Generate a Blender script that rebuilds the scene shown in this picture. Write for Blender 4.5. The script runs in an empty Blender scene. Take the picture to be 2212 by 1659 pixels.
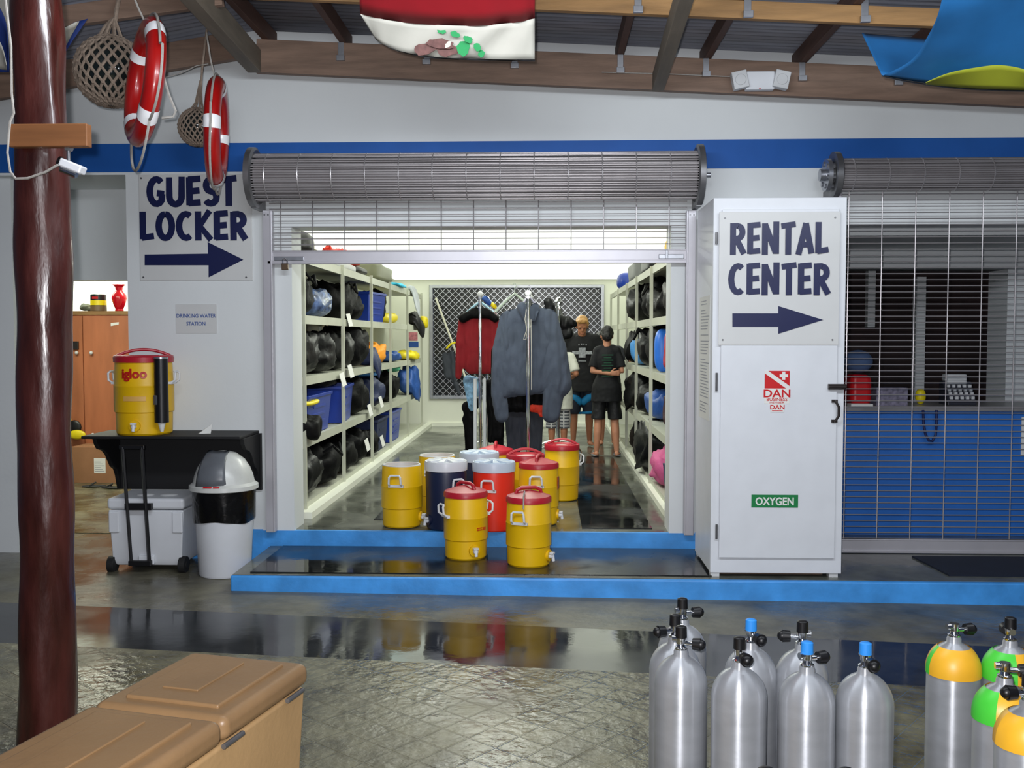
import bpy, bmesh, math, random
from mathutils import Vector, Matrix, Euler, noise
R = math.radians; PI = math.pi
S = bpy.context.scene; COL = S.collection
random.seed(7)
# ---------------------------------------------------------------- camera
F = 2130.0; CZ = 1.79
cd = bpy.data.cameras.new('camera'); cam = bpy.data.objects.new('camera', cd); COL.objects.link(cam)
cam.location = (0, 0, CZ); cam.rotation_euler = (R(90-2.71), 0, R(2.04))
cd.sensor_width = 36; cd.lens = F/2212*36; cd.clip_start = .05; cd.clip_end = 200
S.camera = cam
CR = Euler(cam.rotation_euler).to_matrix()
def P(px, py, Y):                       # point of the plane y=Y seen at a pixel of the photo
    d = CR @ Vector(((px-1106)/F, -(py-829.5)/F, -1)); t = Y/d.y
    return Vector((d.x*t, Y, CZ+d.z*t))
def PZ(px, py, z):                      # point of the plane z=z seen at a pixel
    d = CR @ Vector(((px-1106)/F, -(py-829.5)/F, -1)); t = (z-CZ)/d.z
    return Vector((d.x*t, d.y*t, z))
# ---------------------------------------------------------------- world, exposure, lights
w = bpy.data.worlds.new('night'); S.world = w; w.use_nodes = True
w.node_tree.nodes['Background'].inputs[0].default_value = (.42, .5, .75, 1)
w.node_tree.nodes['Background'].inputs[1].default_value = .10
S.view_settings.view_transform = 'Standard'; S.view_settings.look = 'None'
S.view_settings.gamma = 1; S.view_settings.use_curve_mapping = False
S.view_settings.exposure = 0.0
def area(name, loc, rot, sx, sy, power, col):
    l = bpy.data.lights.new(name, 'AREA'); l.shape = 'RECTANGLE'; l.size = sx; l.size_y = sy
    l.energy = power; l.color = col
    o = bpy.data.objects.new(name, l); COL.objects.link(o); o.location = loc; o.rotation_euler = rot; return o
# camera flash just up and left of the lens
fl = bpy.data.lights.new('camera_flash', 'POINT'); fl.energy = 590; fl.color = (.98, .97, 1.0); fl.shadow_soft_size = .025
fo = bpy.data.objects.new('camera_flash', fl); COL.objects.link(fo); fo.location = (-.06, .0, CZ+.07)
# canopy fluorescents above and behind the photographer, in the roofed yard
area('canopy_light', (-.5, 3.7, 3.5), (R(56), 0, 0), 2.4, .3, 78, (.88, .94, 1.0))
area('canopy_light', (2.3, 3.6, 3.5), (R(56), 0, 0), 2.4, .3, 48, (.88, .94, 1.0))
area('yard_light', (1.5, .2, 3.4), (R(15), 0, 0), 2.4, .35, 30, (.9, .95, 1.0))
# tubes on the shop ceiling and in the locker room
for y_, p_ in ((8.9, 34), (11.6, 30), (14.6, 36)):
    area('ceiling_tube_light', (-.5, y_, 2.74), (0, 0, 0), 1.3, .12, p_, (.96, 1.0, .90))
area('locker_room_light', (-5.2, 10.2, 2.75), (0, 0, 0), 1.6, 1.2, 70, (.98, 1.0, .82))
area('locker_wall_light', (-5.4, 12.15, 2.74), (R(20), 0, 0), 2.4, .2, 34, (.97, 1.0, .88))

# ---------------------------------------------------------------- materials
def lin(c): return tuple(((v/255)/12.92 if v/255 <= .04045 else ((v/255+.055)/1.055)**2.4) for v in c)
MATS = {}
def mat(name, col, rough=.6, metal=0, var=.12, scale=6, bump=0, bscale=60, spec=.5, rvar=0, sheen=0, coat=0, stretch=None, emit=0, alpha=None, trans=0):
    if name in MATS: return MATS[name]
    m = bpy.data.materials.new(name); m.use_nodes = True; nt = m.node_tree; N = nt.nodes; L = nt.links
    b = N['Principled BSDF']; c = lin(col)
    b.inputs['Roughness'].default_value = rough; b.inputs['Metallic'].default_value = metal
    b.inputs['Specular IOR Level'].default_value = spec
    if sheen: b.inputs['Sheen Weight'].default_value = sheen
    if coat: b.inputs['Coat Weight'].default_value = coat; b.inputs['Coat Roughness'].default_value = .08
    if trans: b.inputs['Transmission Weight'].default_value = trans
    tc = N.new('ShaderNodeTexCoord'); src = tc.outputs['Object']
    if stretch:
        mp = N.new('ShaderNodeMapping'); mp.inputs['Scale'].default_value = stretch; L.new(src, mp.inputs[0]); src = mp.outputs[0]
    nz = N.new('ShaderNodeTexNoise'); nz.inputs['Scale'].default_value = scale; nz.inputs['Detail'].default_value = 5; L.new(src, nz.inputs['Vector'])
    cr = N.new('ShaderNodeValToRGB'); cr.color_ramp.elements[0].position = .3; cr.color_ramp.elements[1].position = .7
    cr.color_ramp.elements[0].color = tuple(v*(1-var) for v in c)+(1,); cr.color_ramp.elements[1].color = tuple(min(1, v*(1+var)) for v in c)+(1,)
    L.new(nz.outputs['Fac'], cr.inputs[0]); L.new(cr.outputs[0], b.inputs['Base Color'])
    if rvar:
        mr = N.new('ShaderNodeMapRange'); mr.inputs['To Min'].default_value = max(0, rough-rvar); mr.inputs['To Max'].default_value = min(1, rough+rvar)
        mr.inputs['From Min'].default_value = .3; mr.inputs['From Max'].default_value = .7
        L.new(nz.outputs['Fac'], mr.inputs['Value']); L.new(mr.outputs[0], b.inputs['Roughness'])
    if bump:
        n2 = N.new('ShaderNodeTexNoise'); n2.inputs['Scale'].default_value = bscale; n2.inputs['Detail'].default_value = 4; L.new(src, n2.inputs['Vector'])
        bp = N.new('ShaderNodeBump'); bp.inputs['Strength'].default_value = bump; bp.inputs['Distance'].default_value = .01
        L.new(n2.outputs['Fac'], bp.inputs['Height']); L.new(bp.outputs[0], b.inputs['Normal'])
    if emit: b.inputs['Emission Color'].default_value = c+(1,); b.inputs['Emission Strength'].default_value = emit
    MATS[name] = m; m.diffuse_color = c+(1,); return m
M_wall = mat('white paint', (216, 220, 221), .55, var=.03, scale=1.5, bump=.08, bscale=30)
M_wall2 = mat('cream paint', (234, 236, 222), .5, var=.03, scale=1.5)
M_ceil = mat('ceiling paint', (235, 236, 230), .6, var=.02)
M_blue = mat('blue gloss paint', (30, 88, 166), .55, spec=.25, var=.08, scale=3, bump=.05)
M_bluestep = mat('scuffed blue paint', (66, 150, 226), .45, var=.2, scale=5, bump=.2, bscale=25)
M_counter = mat('blue laminate', (50, 114, 200), .4, var=.06)
M_wood = mat('brown timber', (124, 101, 86), .7, var=.22, scale=3, stretch=(1, 8, 8), bump=.2, bscale=20)
M_wood2 = mat('pale timber', (148, 112, 68), .65, var=.2, scale=3, stretch=(1, 8, 8), bump=.15, bscale=20)
M_woodY = mat('brown purlin timber', (88, 62, 52), .7, var=.2, scale=3, stretch=(8, 1, 8), bump=.2, bscale=20)
M_woodG = mat('grey weathered timber', (112, 103, 90), .7, var=.15, scale=3, stretch=(8, 1, 8), bump=.15)
M_tin = mat('corrugated steel', (136, 138, 148), .5, .15, var=.2, scale=2, stretch=(1, 12, 1))
M_galv = mat('galvanised steel', (170, 172, 178), .32, .85, var=.1, scale=20)
M_galvd = mat('dull grey steel', (120, 120, 122), .4, .7, var=.15, scale=12)
M_rod = mat('shutter rod steel', (176, 172, 174), .35, .6, var=.08)
M_alum = mat('anodised aluminium', (188, 186, 192), .38, .35, var=.04)
M_chrome = mat('chrome', (225, 228, 232), .12, 1, var=.03)
M_tank = mat('brushed aluminium', (176, 179, 184), .42, .5, var=.10, scale=5, rvar=.06, stretch=(1, 1, 3), bump=.03, bscale=40)
def aniso(m):
    nt = m.node_tree; tn = nt.nodes.new('ShaderNodeTangent'); tn.direction_type = 'RADIAL'; tn.axis = 'Z'; b = nt.nodes['Principled BSDF']
    b.inputs['Anisotropic'].default_value = .9; b.inputs['Anisotropic Rotation'].default_value = ANR; nt.links.new(tn.outputs[0], b.inputs['Tangent'])
ANR = .25
aniso(M_tank)
M_black = mat('black plastic', (14, 14, 17), .4, var=.2)
M_blackp = mat('black painted wood', (9, 9, 12), .65, var=.2)
M_rubber = mat('black rubber', (20, 20, 21), .7, var=.25, scale=15, bump=.2)
M_white = mat('white plastic', (216, 219, 224), .35, var=.03)
M_off = mat('off white plastic', (200, 202, 204), .45, var=.03)
M_yel = mat('yellow plastic', (230, 182, 2), .42, var=.04, bump=.03)
M_navyp = mat('navy plastic', (22, 32, 62), .42, var=.06, bump=.03)
M_redp = mat('red orange plastic', (228, 44, 18), .42, var=.04)
M_lid = mat('dark red lid plastic', (176, 26, 44), .38, var=.06)
M_lidw = mat('pale blue white lid plastic', (196, 208, 222), .35, var=.03)
M_tan = mat('tan moulded plastic', (176, 142, 98), .5, var=.07, scale=4, bump=.1, bscale=50)
M_tanlid = mat('tan lid plastic', (138, 108, 74), .42, var=.08, scale=4, bump=.12, bscale=40)
M_navy = mat('navy sign ink', (13, 22, 70), .4, var=.03)
M_sign = mat('sign board', (204, 205, 204), .35, var=.02)
M_ring = mat('red buoy vinyl', (164, 18, 16), .3, var=.12, coat=.3)
M_band = mat('reflective band', (250, 250, 252), .2, var=.02)
M_rope = mat('tan netting rope', (138, 122, 108), .85, var=.2, scale=40, bump=.4, bscale=200)
M_ropew = mat('grey white rope', (160, 156, 150), .8, var=.1, scale=60)
M_glass = mat('dark glass', (24, 30, 30), .06, var=.1)
M_lockw = mat('orange plywood', (172, 104, 68), .5, var=.16, scale=2, stretch=(3, 3, .6), bump=.05)
M_card = mat('cardboard', (150, 106, 74), .8, var=.08)
M_paper = mat('paper', (222, 222, 218), .7, var=.02)
M_red = mat('red paint', (196, 18, 26), .4, var=.05)
M_green = mat('green label', (24, 122, 66), .4, var=.05)
M_blackfab = mat('black nylon fabric', (9, 9, 11), .6, var=.3, scale=9, bump=.5, bscale=25, spec=.12)
M_blackglo = mat('black wet look fabric', (9, 10, 12), .42, var=.4, spec=.2, scale=7, bump=.6, bscale=14)
M_navyfab = mat('navy fabric', (20, 34, 74), .6, var=.25, scale=9, bump=.4, bscale=30)
M_bluefab = mat('blue nylon', (34, 78, 150), .5, var=.2, scale=9, bump=.3)
M_skyfab = mat('sky blue fabric', (70, 140, 205), .6, var=.15, bump=.2)
M_bluecrate = mat('blue crate plastic', (14, 52, 150), .35, var=.06)
M_yelfab = mat('yellow rubber', (226, 205, 20), .45, var=.1)
M_orange = mat('orange fabric', (236, 150, 20), .6, var=.1, bump=.3)
M_redfab = mat('dark red fleece', (130, 8, 22), .85, var=.12, sheen=.05, bump=.2)
M_greyfab = mat('slate grey fleece', (56, 64, 79), .9, var=.12, sheen=.08, bump=.25, bscale=40)
M_dgreyfab = mat('charcoal neoprene', (52, 56, 66), .75, var=.12, bump=.15)
M_pink = mat('pink fabric', (200, 90, 140), .7, var=.12, bump=.3)
M_olive = mat('olive grey case plastic', (120, 122, 96), .45, var=.1)
M_skin = mat('warm skin', (190, 132, 102), .55, var=.06, scale=12)
M_skin2 = mat('tanned skin', (168, 112, 82), .55, var=.06, scale=12)
M_bhair = mat('black hair', (18, 16, 16), .45, var=.3, scale=60, bump=.5, bscale=120)
M_blond = mat('blond hair', (184, 138, 78), .5, var=.25, scale=60, bump=.5, bscale=120)
M_tshirt = mat('black cotton', (17, 18, 22), .85, var=.15, bump=.3, bscale=20)
M_wshirt = mat('white cotton', (210, 212, 200), .85, var=.04, bump=.3, bscale=14)
M_teal = mat('turquoise fabric', (10, 120, 175), .7, var=.08)
# checked cloth
def checked():
    m = mat('grey plaid cotton', (120, 122, 128), .85); nt = m.node_tree; N = nt.nodes; L = nt.links; b = N['Principled BSDF']
    tc = N.new('ShaderNodeTexCoord'); ck = N.new('ShaderNodeTexBrick'); ck.offset = 0; ck.inputs['Scale'].default_value = 5.5
    ck.inputs['Color1'].default_value = (.03, .035, .045, 1); ck.inputs['Color2'].default_value = (.12, .13, .15, 1); ck.inputs['Mortar'].default_value = (.5, .5, .5, 1)
    ck.inputs['Mortar Size'].default_value = .06
    sp = N.new('ShaderNodeSeparateXYZ'); cb = N.new('ShaderNodeCombineXYZ'); L.new(tc.outputs['Object'], sp.inputs[0]); L.new(sp.outputs[0], cb.inputs[0]); L.new(sp.outputs[2], cb.inputs[1])
    L.new(cb.outputs[0], ck.inputs['Vector']); L.new(ck.outputs[0], b.inputs['Base Color']); return m
M_plaid = checked()
# light brown pole: varnished log
def logmat():
    m = mat('varnished dark log', (60, 24, 19), .34, var=.6, scale=3, stretch=(3, 3, .8), bump=.8, bscale=5, coat=.35, rvar=.12); return m
M_log = logmat()
# ground materials: concrete, wet in patches
def ground_mat(name, c1, c2, r_lo, r_hi, nscale, bump, bscale, grid=False, pscale=1.2):
    m = bpy.data.materials.new(name); m.use_nodes = True; nt = m.node_tree; N = nt.nodes; L = nt.links; b = N['Principled BSDF']
    tc = N.new('ShaderNodeTexCoord')
    nz = N.new('ShaderNodeTexNoise'); nz.inputs['Scale'].default_value = nscale; nz.inputs['Detail'].default_value = 8; nz.inputs['Roughness'].default_value = .65; L.new(tc.outputs['Object'], nz.inputs['Vector'])
    cr = N.new('ShaderNodeValToRGB'); cr.color_ramp.elements[0].position = .35; cr.color_ramp.elements[1].position = .68
    cr.color_ramp.elements[0].color = lin(c1)+(1,); cr.color_ramp.elements[1].color = lin(c2)+(1,)
    L.new(nz.outputs['Fac'], cr.inputs[0]); L.new(cr.outputs[0], b.inputs['Base Color'])
    n2 = N.new('ShaderNodeTexNoise'); n2.inputs['Scale'].default_value = pscale; n2.inputs['Detail'].default_value = 3; L.new(tc.outputs['Object'], n2.inputs['Vector'])
    mr = N.new('ShaderNodeMapRange'); mr.inputs['From Min'].default_value = .42; mr.inputs['From Max'].default_value = .6; mr.inputs['To Min'].default_value = r_lo; mr.inputs['To Max'].default_value = r_hi
    L.new(n2.outputs['Fac'], mr.inputs['Value']); L.new(mr.outputs[0], b.inputs['Roughness'])
    n3 = N.new('ShaderNodeTexNoise'); n3.inputs['Scale'].default_value = bscale; n3.inputs['Detail'].default_value = 6; L.new(tc.outputs['Object'], n3.inputs['Vector'])
    h = n3.outputs['Fac']
    if grid:                               # stamped diamond grooves
        mp = N.new('ShaderNodeMapping'); mp.inputs['Rotation'].default_value = (0, 0, R(38)); L.new(tc.outputs['Object'], mp.inputs[0])
        bk = N.new('ShaderNodeTexBrick'); bk.offset = 0; bk.inputs['Scale'].default_value = 1; bk.inputs['Brick Width'].default_value = .16; bk.inputs['Row Height'].default_value = .16
        bk.inputs['Mortar Size'].default_value = .006; bk.inputs['Mortar Smooth'].default_value = .6; bk.inputs['Color1'].default_value = (1, 1, 1, 1); bk.inputs['Color2'].default_value = (1, 1, 1, 1); bk.inputs['Mortar'].default_value = (0, 0, 0, 1)
        L.new(mp.outputs[0], bk.inputs['Vector'])
        mx = N.new('ShaderNodeMath'); mx.operation = 'MULTIPLY_ADD'; mx.inputs[1].default_value = .22; L.new(bk.outputs['Color'], mx.inputs[0]); L.new(h, mx.inputs[2]); h = mx.outputs[0]
    bp = N.new('ShaderNodeBump'); bp.inputs['Strength'].default_value = bump; bp.inputs['Distance'].default_value = .012
    L.new(h, bp.inputs['Height']); L.new(bp.outputs[0], b.inputs['Normal'])
    MATS[name] = m; return m
M_conc = ground_mat('wet stamped concrete', (62, 58, 44), (122, 118, 94), .09, .38, 3.2, .75, 16, True, 1.6)
M_strip = ground_mat('smooth wet concrete strip', (26, 28, 32), (58, 60, 62), .05, .17, 2.0, .05, 9)
M_apron = ground_mat('grey concrete apron', (70, 67, 55), (118, 114, 96), .15, .45, 2.5, .3, 14)
M_shopfloor = ground_mat('wet shop floor', (70, 72, 66), (112, 114, 104), .12, .4, 3, .12, 12)
M_mat = ground_mat('wet black matting', (12, 13, 15), (40, 43, 46), .06, .30, 2.4, .06, 10)

# ---------------------------------------------------------------- geometry helpers
class G:
    def __init__(s): s.v = []; s.f = []
    def add(s, vs, fs, M=None):
        b = len(s.v)
        for p in vs:
            p = Vector(p); s.v.append(M @ p if M else p)
        s.f += [tuple(i+b for i in q) for q in fs]; return s
    def box(s, x0, x1, y0, y1, z0, z1, M=None):
        vs = [(x, y, z) for x in (x0, x1) for y in (y0, y1) for z in (z0, z1)]
        return s.add(vs, [(0, 1, 3, 2), (4, 6, 7, 5), (0, 4, 5, 1), (2, 3, 7, 6), (0, 2, 6, 4), (1, 5, 7, 3)], M)
    def beam(s, a, b, w, h, up=(0, 0, 1)):       # rectangular bar a->b, w wide, h high
        a = Vector(a); b = Vector(b); d = (b-a).normalized(); sd = d.cross(Vector(up)).normalized(); u = sd.cross(d)
        vs = [q+sd*i*w/2+u*j*h/2 for q in (a, b) for i, j in ((-1, -1), (1, -1), (1, 1), (-1, 1))]
        return s.add(vs, [(3, 2, 1, 0), (4, 5, 6, 7), (0, 1, 5, 4), (1, 2, 6, 5), (2, 3, 7, 6), (3, 0, 4, 7)])
    def cyl(s, a, b, r0, r1=None, n=16, cap=True):
        a = Vector(a); b = Vector(b); r1 = r0 if r1 is None else r1; d = (b-a).normalized()
        x = d.orthogonal().normalized(); y = d.cross(x)
        vs = []
        for q, r in ((a, r0), (b, r1)):
            vs += [q+(x*math.cos(2*PI*i/n)+y*math.sin(2*PI*i/n))*r for i in range(n)]
        fs = [(i, (i+1) % n, n+(i+1) % n, n+i) for i in range(n)]
        if cap: fs += [tuple(range(n-1, -1, -1)), tuple(range(n, 2*n))]
        return s.add(vs, fs)
    def lathe(s, prof, n=32, M=None, sx=1, sy=1):
        vs = []; fs = []; m = len(prof)
        for i in range(n):
            a = 2*PI*i/n
            for r, z in prof: vs.append((r*math.cos(a)*sx, r*math.sin(a)*sy, z))
        for i in range(n):
            j = (i+1) % n
            for k in range(m-1): fs.append((i*m+k, j*m+k, j*m+k+1, i*m+k+1))
        return s.add(vs, fs, M)
    def tube(s, pts, r, n=8, closed=False, rs=None):
        pts = [Vector(p) for p in pts]; m = len(pts); vs = []; fs = []; prev = None
        for i, p in enumerate(pts):
            if closed: d = pts[(i+1) % m]-pts[i-1]
            else: d = pts[min(i+1, m-1)]-pts[max(i-1, 0)]
            d = d.normalized() if d.length > 1e-9 else Vector((0, 0, 1))
            x = (prev - d*prev.dot(d)) if prev else d.orthogonal()
            if x.length < 1e-6: x = d.orthogonal()
            x = x.normalized(); prev = x; y = d.cross(x); rr = rs[i] if rs else r
            vs += [p+(x*math.cos(2*PI*k/n)+y*math.sin(2*PI*k/n))*rr for k in range(n)]
        for i in range(m if closed else m-1):
            j = (i+1) % m
            fs += [(i*n+k, i*n+(k+1) % n, j*n+(k+1) % n, j*n+k) for k in range(n)]
        if not closed: fs += [tuple(range(n-1, -1, -1)), tuple(range((m-1)*n, m*n))]
        return s.add(vs, fs)
    def ell(s, c, r, n=16, m=10, M=None):
        c = Vector(c); r = r if hasattr(r, '__len__') else (r, r, r)
        T = Matrix.Translation(c) @ (M.to_4x4() if M else Matrix())
        vs = [(0, 0, r[2])]; fs = []
        for j in range(1, m):
            t = PI*j/m
            vs += [(r[0]*math.sin(t)*math.cos(2*PI*i/n), r[1]*math.sin(t)*math.sin(2*PI*i/n), r[2]*math.cos(t)) for i in range(n)]
        vs.append((0, 0, -r[2])); e = len(vs)-1
        for i in range(n):
            k = (i+1) % n; fs.append((0, 1+i, 1+k)); fs.append((e, e-n+k, e-n+i))
            for j in range(m-2): a = 1+j*n; fs.append((a+i, a+n+i, a+n+k, a+k))
        return s.add(vs, fs, T)
    def cap(s, a, b, r0, r1=None, n=14):
        r1 = r0 if r1 is None else r1; s.cyl(a, b, r0, r1, n); s.ell(a, r0, n, 8); s.ell(b, r1, n, 8); return s
    def poly(s, pts, M, t=.004):                 # flat outline (u,v) thickened along local z
        n = len(pts); vs = [(u, v, 0) for u, v in pts]+[(u, v, t) for u, v in pts]
        return s.add(vs, [tuple(range(n-1, -1, -1)), tuple(range(n, 2*n))]+[(i, (i+1) % n, n+(i+1) % n, n+i) for i in range(n)], M)
    def build(s, name, m, parent=None, smooth=True, bevel=0, angle=35, seg=2):
        me = bpy.data.meshes.new(name); me.from_pydata([tuple(p) for p in s.v], [], s.f); me.validate()
        bm = bmesh.new(); bm.from_mesh(me); bmesh.ops.recalc_face_normals(bm, faces=bm.faces[:]); bm.to_mesh(me); bm.free()
        off = Vector((0, 0, 0))
        if parent is None and s.v:
            lo = [min(p[i] for p in s.v) for i in range(3)]; hi = [max(p[i] for p in s.v) for i in range(3)]
            off = Vector(((lo[0]+hi[0])/2, (lo[1]+hi[1])/2, lo[2])); me.transform(Matrix.Translation(-off))
        me.materials.append(m)
        o = bpy.data.objects.new(name, me); COL.objects.link(o); o.location = off
        if parent: o.parent = parent
        if bevel and seg >= 3: smooth = True; angle = 180
        if smooth:
            for p in me.polygons: p.use_smooth = True
            me.set_sharp_from_angle(angle=R(angle))
        if bevel:
            b = o.modifiers.new('bevel', 'BEVEL'); b.width = bevel; b.segments = seg; b.limit_method = 'ANGLE'; b.angle_limit = R(40); b.harden_normals = seg >= 3
        return o
def thing(name, label, cat, loc=(0, 0, 0), rz=0, group=None):
    o = bpy.data.objects.new(name, None); COL.objects.link(o); o.location = loc; o.rotation_euler = (0, 0, rz); o.empty_display_size = .1
    o['label'] = label; o['category'] = cat
    if group: o['group'] = group
    return o
def tag(o, label, cat, group=None):
    o['label'] = label; o['category'] = cat
    if group: o['group'] = group
    return o
def struct(o): o['kind'] = 'structure'; return o
def copy_tree(o, parent=None):
    c = o.copy(); COL.objects.link(c)
    if parent: c.parent = parent
    for ch in [k for k in bpy.data.objects if k.parent == o]: copy_tree(ch, c)
    return c
def bake(g, name, m, parent, voxel=.01, smooth=3, fn=None):       # one continuous surface out of overlapping shapes
    o = g.build('tmp', m, parent or cam)
    md = o.modifiers.new('r', 'REMESH'); md.mode = 'VOXEL'; md.voxel_size = voxel; md.use_smooth_shade = True
    if smooth: sm = o.modifiers.new('s', 'SMOOTH'); sm.iterations = smooth; sm.factor = .5
    if fn is not None and False: pass
    o.parent = None
    dg = bpy.context.evaluated_depsgraph_get(); me = bpy.data.meshes.new_from_object(o.evaluated_get(dg)); me.name = name
    bpy.data.objects.remove(o)
    if fn:
        for v in me.vertices: v.co = fn(v.co.copy())
    for p in me.polygons: p.use_smooth = True
    if not me.materials: me.materials.append(m)
    else: me.materials[0] = m
    off = Vector((0, 0, 0))
    if parent is None:
        xs = [v.co for v in me.vertices]
        off = Vector(((min(p.x for p in xs)+max(p.x for p in xs))/2, (min(p.y for p in xs)+max(p.y for p in xs))/2, min(p.z for p in xs))); me.transform(Matrix.Translation(-off))
    o = bpy.data.objects.new(name, me); COL.objects.link(o); o.location = off
    if parent: o.parent = parent
    return o
def FM(x, y, z): return Matrix(((1, 0, 0, x), (0, 0, -1, y), (0, 1, 0, z), (0, 0, 0, 1)))     # (u,v,w) -> (x+u, y-w, z+v), facing the yard
def text_g(g, txt, size, M, ext=.0015, off=0.0, align='CENTER', sx=1):
    cu = bpy.data.curves.new('t', 'FONT'); cu.body = txt; cu.size = size; cu.extrude = ext; cu.offset = off; cu.align_x = align; cu.resolution_u = 3
    o = bpy.data.objects.new('t', cu); COL.objects.link(o)
    dg = bpy.context.evaluated_depsgraph_get(); me = bpy.data.meshes.new_from_object(o.evaluated_get(dg))
    g.add([(v.co.x*sx, v.co.y, v.co.z+ext) for v in me.vertices], [tuple(p.vertices) for p in me.polygons], M)
    bpy.data.objects.remove(o); bpy.data.meshes.remove(me); return g
def arc(cx, cy, rx, ry, a0, a1, n=14): return [(cx+rx*math.cos(R(a0+(a1-a0)*i/n)), cy+ry*math.sin(R(a0+(a1-a0)*i/n))) for i in range(n+1)]
# broad brush-drawn capitals, unit height, each a list of strokes
BRUSH = {
 'G': (.62, [arc(.33, .5, .25, .42, 48, 312)+[(.53, .42)], [(.34, .45), (.6, .42)]]),
 'U': (.64, [[(.1, .98), (.1, .4)]+arc(.32, .34, .22, .27, 180, 360)+[(.54, .4), (.55, 1.0)]]),
 'E': (.54, [[(.12, .98), (.12, .03)], [(.08, .9), (.52, .93)], [(.1, .5), (.48, .53)], [(.08, .1), (.52, .13)]]),
 'S': (.56, [arc(.3, .7, .18, .2, 30, 250)+[(.34, .48)]+arc(.28, .3, .2, .21, 60, -150)]),
 'T': (.58, [[(.02, .88), (.58, .94)], [(.3, .9), (.3, .0)]]),
 'L': (.54, [[(.12, 1.0), (.12, .05)], [(.08, .1), (.52, .16)]]),
 'O': (.68, [arc(.34, .5, .24, .41, 90, 450, 24)]),
 'C': (.62, [arc(.36, .5, .26, .41, 55, 305)]),
 'K': (.62, [[(.12, 1.0), (.12, .0)], [(.54, 1.02), (.18, .5), (.58, .02)]]),
 'R': (.62, [[(.12, .98), (.12, .0)], [(.1, .9), (.3, .9)]+arc(.3, .7, .19, .19, 85, -90)+[(.14, .5)], [(.26, .48), (.56, .03)]]),
 'N': (.66, [[(.1, .0), (.1, .97)], [(.1, .93), (.52, .08)], [(.54, .03), (.54, 1.02)]]),
 'A': (.66, [[(.06, .0), (.36, .97)], [(.34, .97), (.58, .04)], [(.18, .3), (.5, .32)]]),
}
def brush(g, txt, x, z, w, h, y):              # txt into box [x,x+w]x[z,z+h] on the plane y
    tot = sum(BRUSH[c][0] for c in txt)+.06*(len(txt)-1); kx = w/tot; cx = 0; k = 0
    for c in txt:
        wd, st = BRUSH[c]
        for s_ in st:
            pts = [((cx+u)*kx+x, v*h+z) for u, v in s_]; n = len(pts); T = .225*kx/ .62*.62
            L_ = []; R_ = []
            for i, p in enumerate(pts):
                a = Vector(pts[max(i-1, 0)]); b = Vector(pts[min(i+1, n-1)]); d = (b-a).normalized(); nr = Vector((-d.y, d.x))
                t = T*(.52 if 0 < i < n-1 or n == 2 else .48); 
                if abs(d.y) < .4: t *= .95
                L_.append(Vector(p)+nr*t); R_.append(Vector(p)-nr*t)
            for i in range(n-1):
                g.poly([tuple(L_[i]), tuple(R_[i]), tuple(R_[i+1]), tuple(L_[i+1])], FM(0, y-.0004*k, 0), .003)
            k += 1
        cx += wd+.06
    return g
# ================================================================ setting
YF = 7.69; YB = 16.9; FZ = .26; SZ = .133
XL = -2.0; XR = .955                                   # shop opening
def gz(x): return .008-.008*x
def ground(name, x0, x1, y0, y1, dz, m, t=.05):
    g = G(); vs = []; (y0, y0b), (y1, y1b) = [v if hasattr(v, '__len__') else (v, v) for v in (y0, y1)]
    for z in (0, -t): vs += [(x0, y0, gz(x0)+dz+z), (x1, y0b, gz(x1)+dz+z), (x1, y1b, gz(x1)+dz+z), (x0, y1, gz(x0)+dz+z)]
    g.add(vs, [(0, 1, 2, 3), (7, 6, 5, 4), (0, 4, 5, 1), (1, 5, 6, 2), (2, 6, 7, 3), (3, 7, 4, 0)])
    return struct(g.build(name, m, smooth=False))
def eline(a, b):                                       # ground line through two photo points, as y at x=-7 and x=7
    p, q = PZ(a[0], a[1], 0), PZ(b[0], b[1], 0); k = (q.y-p.y)/(q.x-p.x); return (p.y+k*(-7-p.x), p.y+k*(7-p.x))
ys0 = eline((160, 1407), (1440, 1457)); ys1 = eline((160, 1319), (1440, 1366))
ground('floor', -7, 7, -1, ys0, 0, M_conc, .1)
ground('floor', -7, 7, ys0, ys1, 0, M_strip, .1)
ground('floor', -7, 7, ys1, 8.6, 0, M_apron, .1)
g = G(); g.box(-7, -2.45, 8.6, 12.6, -.06, .045); struct(g.build('floor', M_conc, smooth=False))
# lower step with its blue edge, black mat on the top
g = G(); yS = 6.72
a0 = P(497, 1243, yS).x
g.add([(a0, yS, SZ-.14), (7, yS-.05, SZ-.2), (7, YF, SZ-.2), (a0, YF, SZ-.14), (a0, yS, SZ), (7, yS-.05, SZ), (7, YF, SZ), (a0, YF, SZ)],
      [(3, 2, 1, 0), (4, 5, 6, 7), (0, 1, 5, 4), (1, 2, 6, 5), (2, 3, 7, 6), (3, 0, 4, 7)])
struct(g.build('trim_1', M_bluestep, smooth=False, bevel=.012))
g = G(); g.box(a0+.012, 7, yS+.012, YF-.005, SZ, SZ+.004); struct(g.build('floor', M_shopfloor, smooth=False))
g = G(); g.box(a0+.12, 1.14, yS+.07, YF-.03, SZ+.004, SZ+.012)
tag(g.build('rubber_mat', M_mat, smooth=False), 'wet black rubber mat covering the lower blue step before the shop', 'mat')
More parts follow.
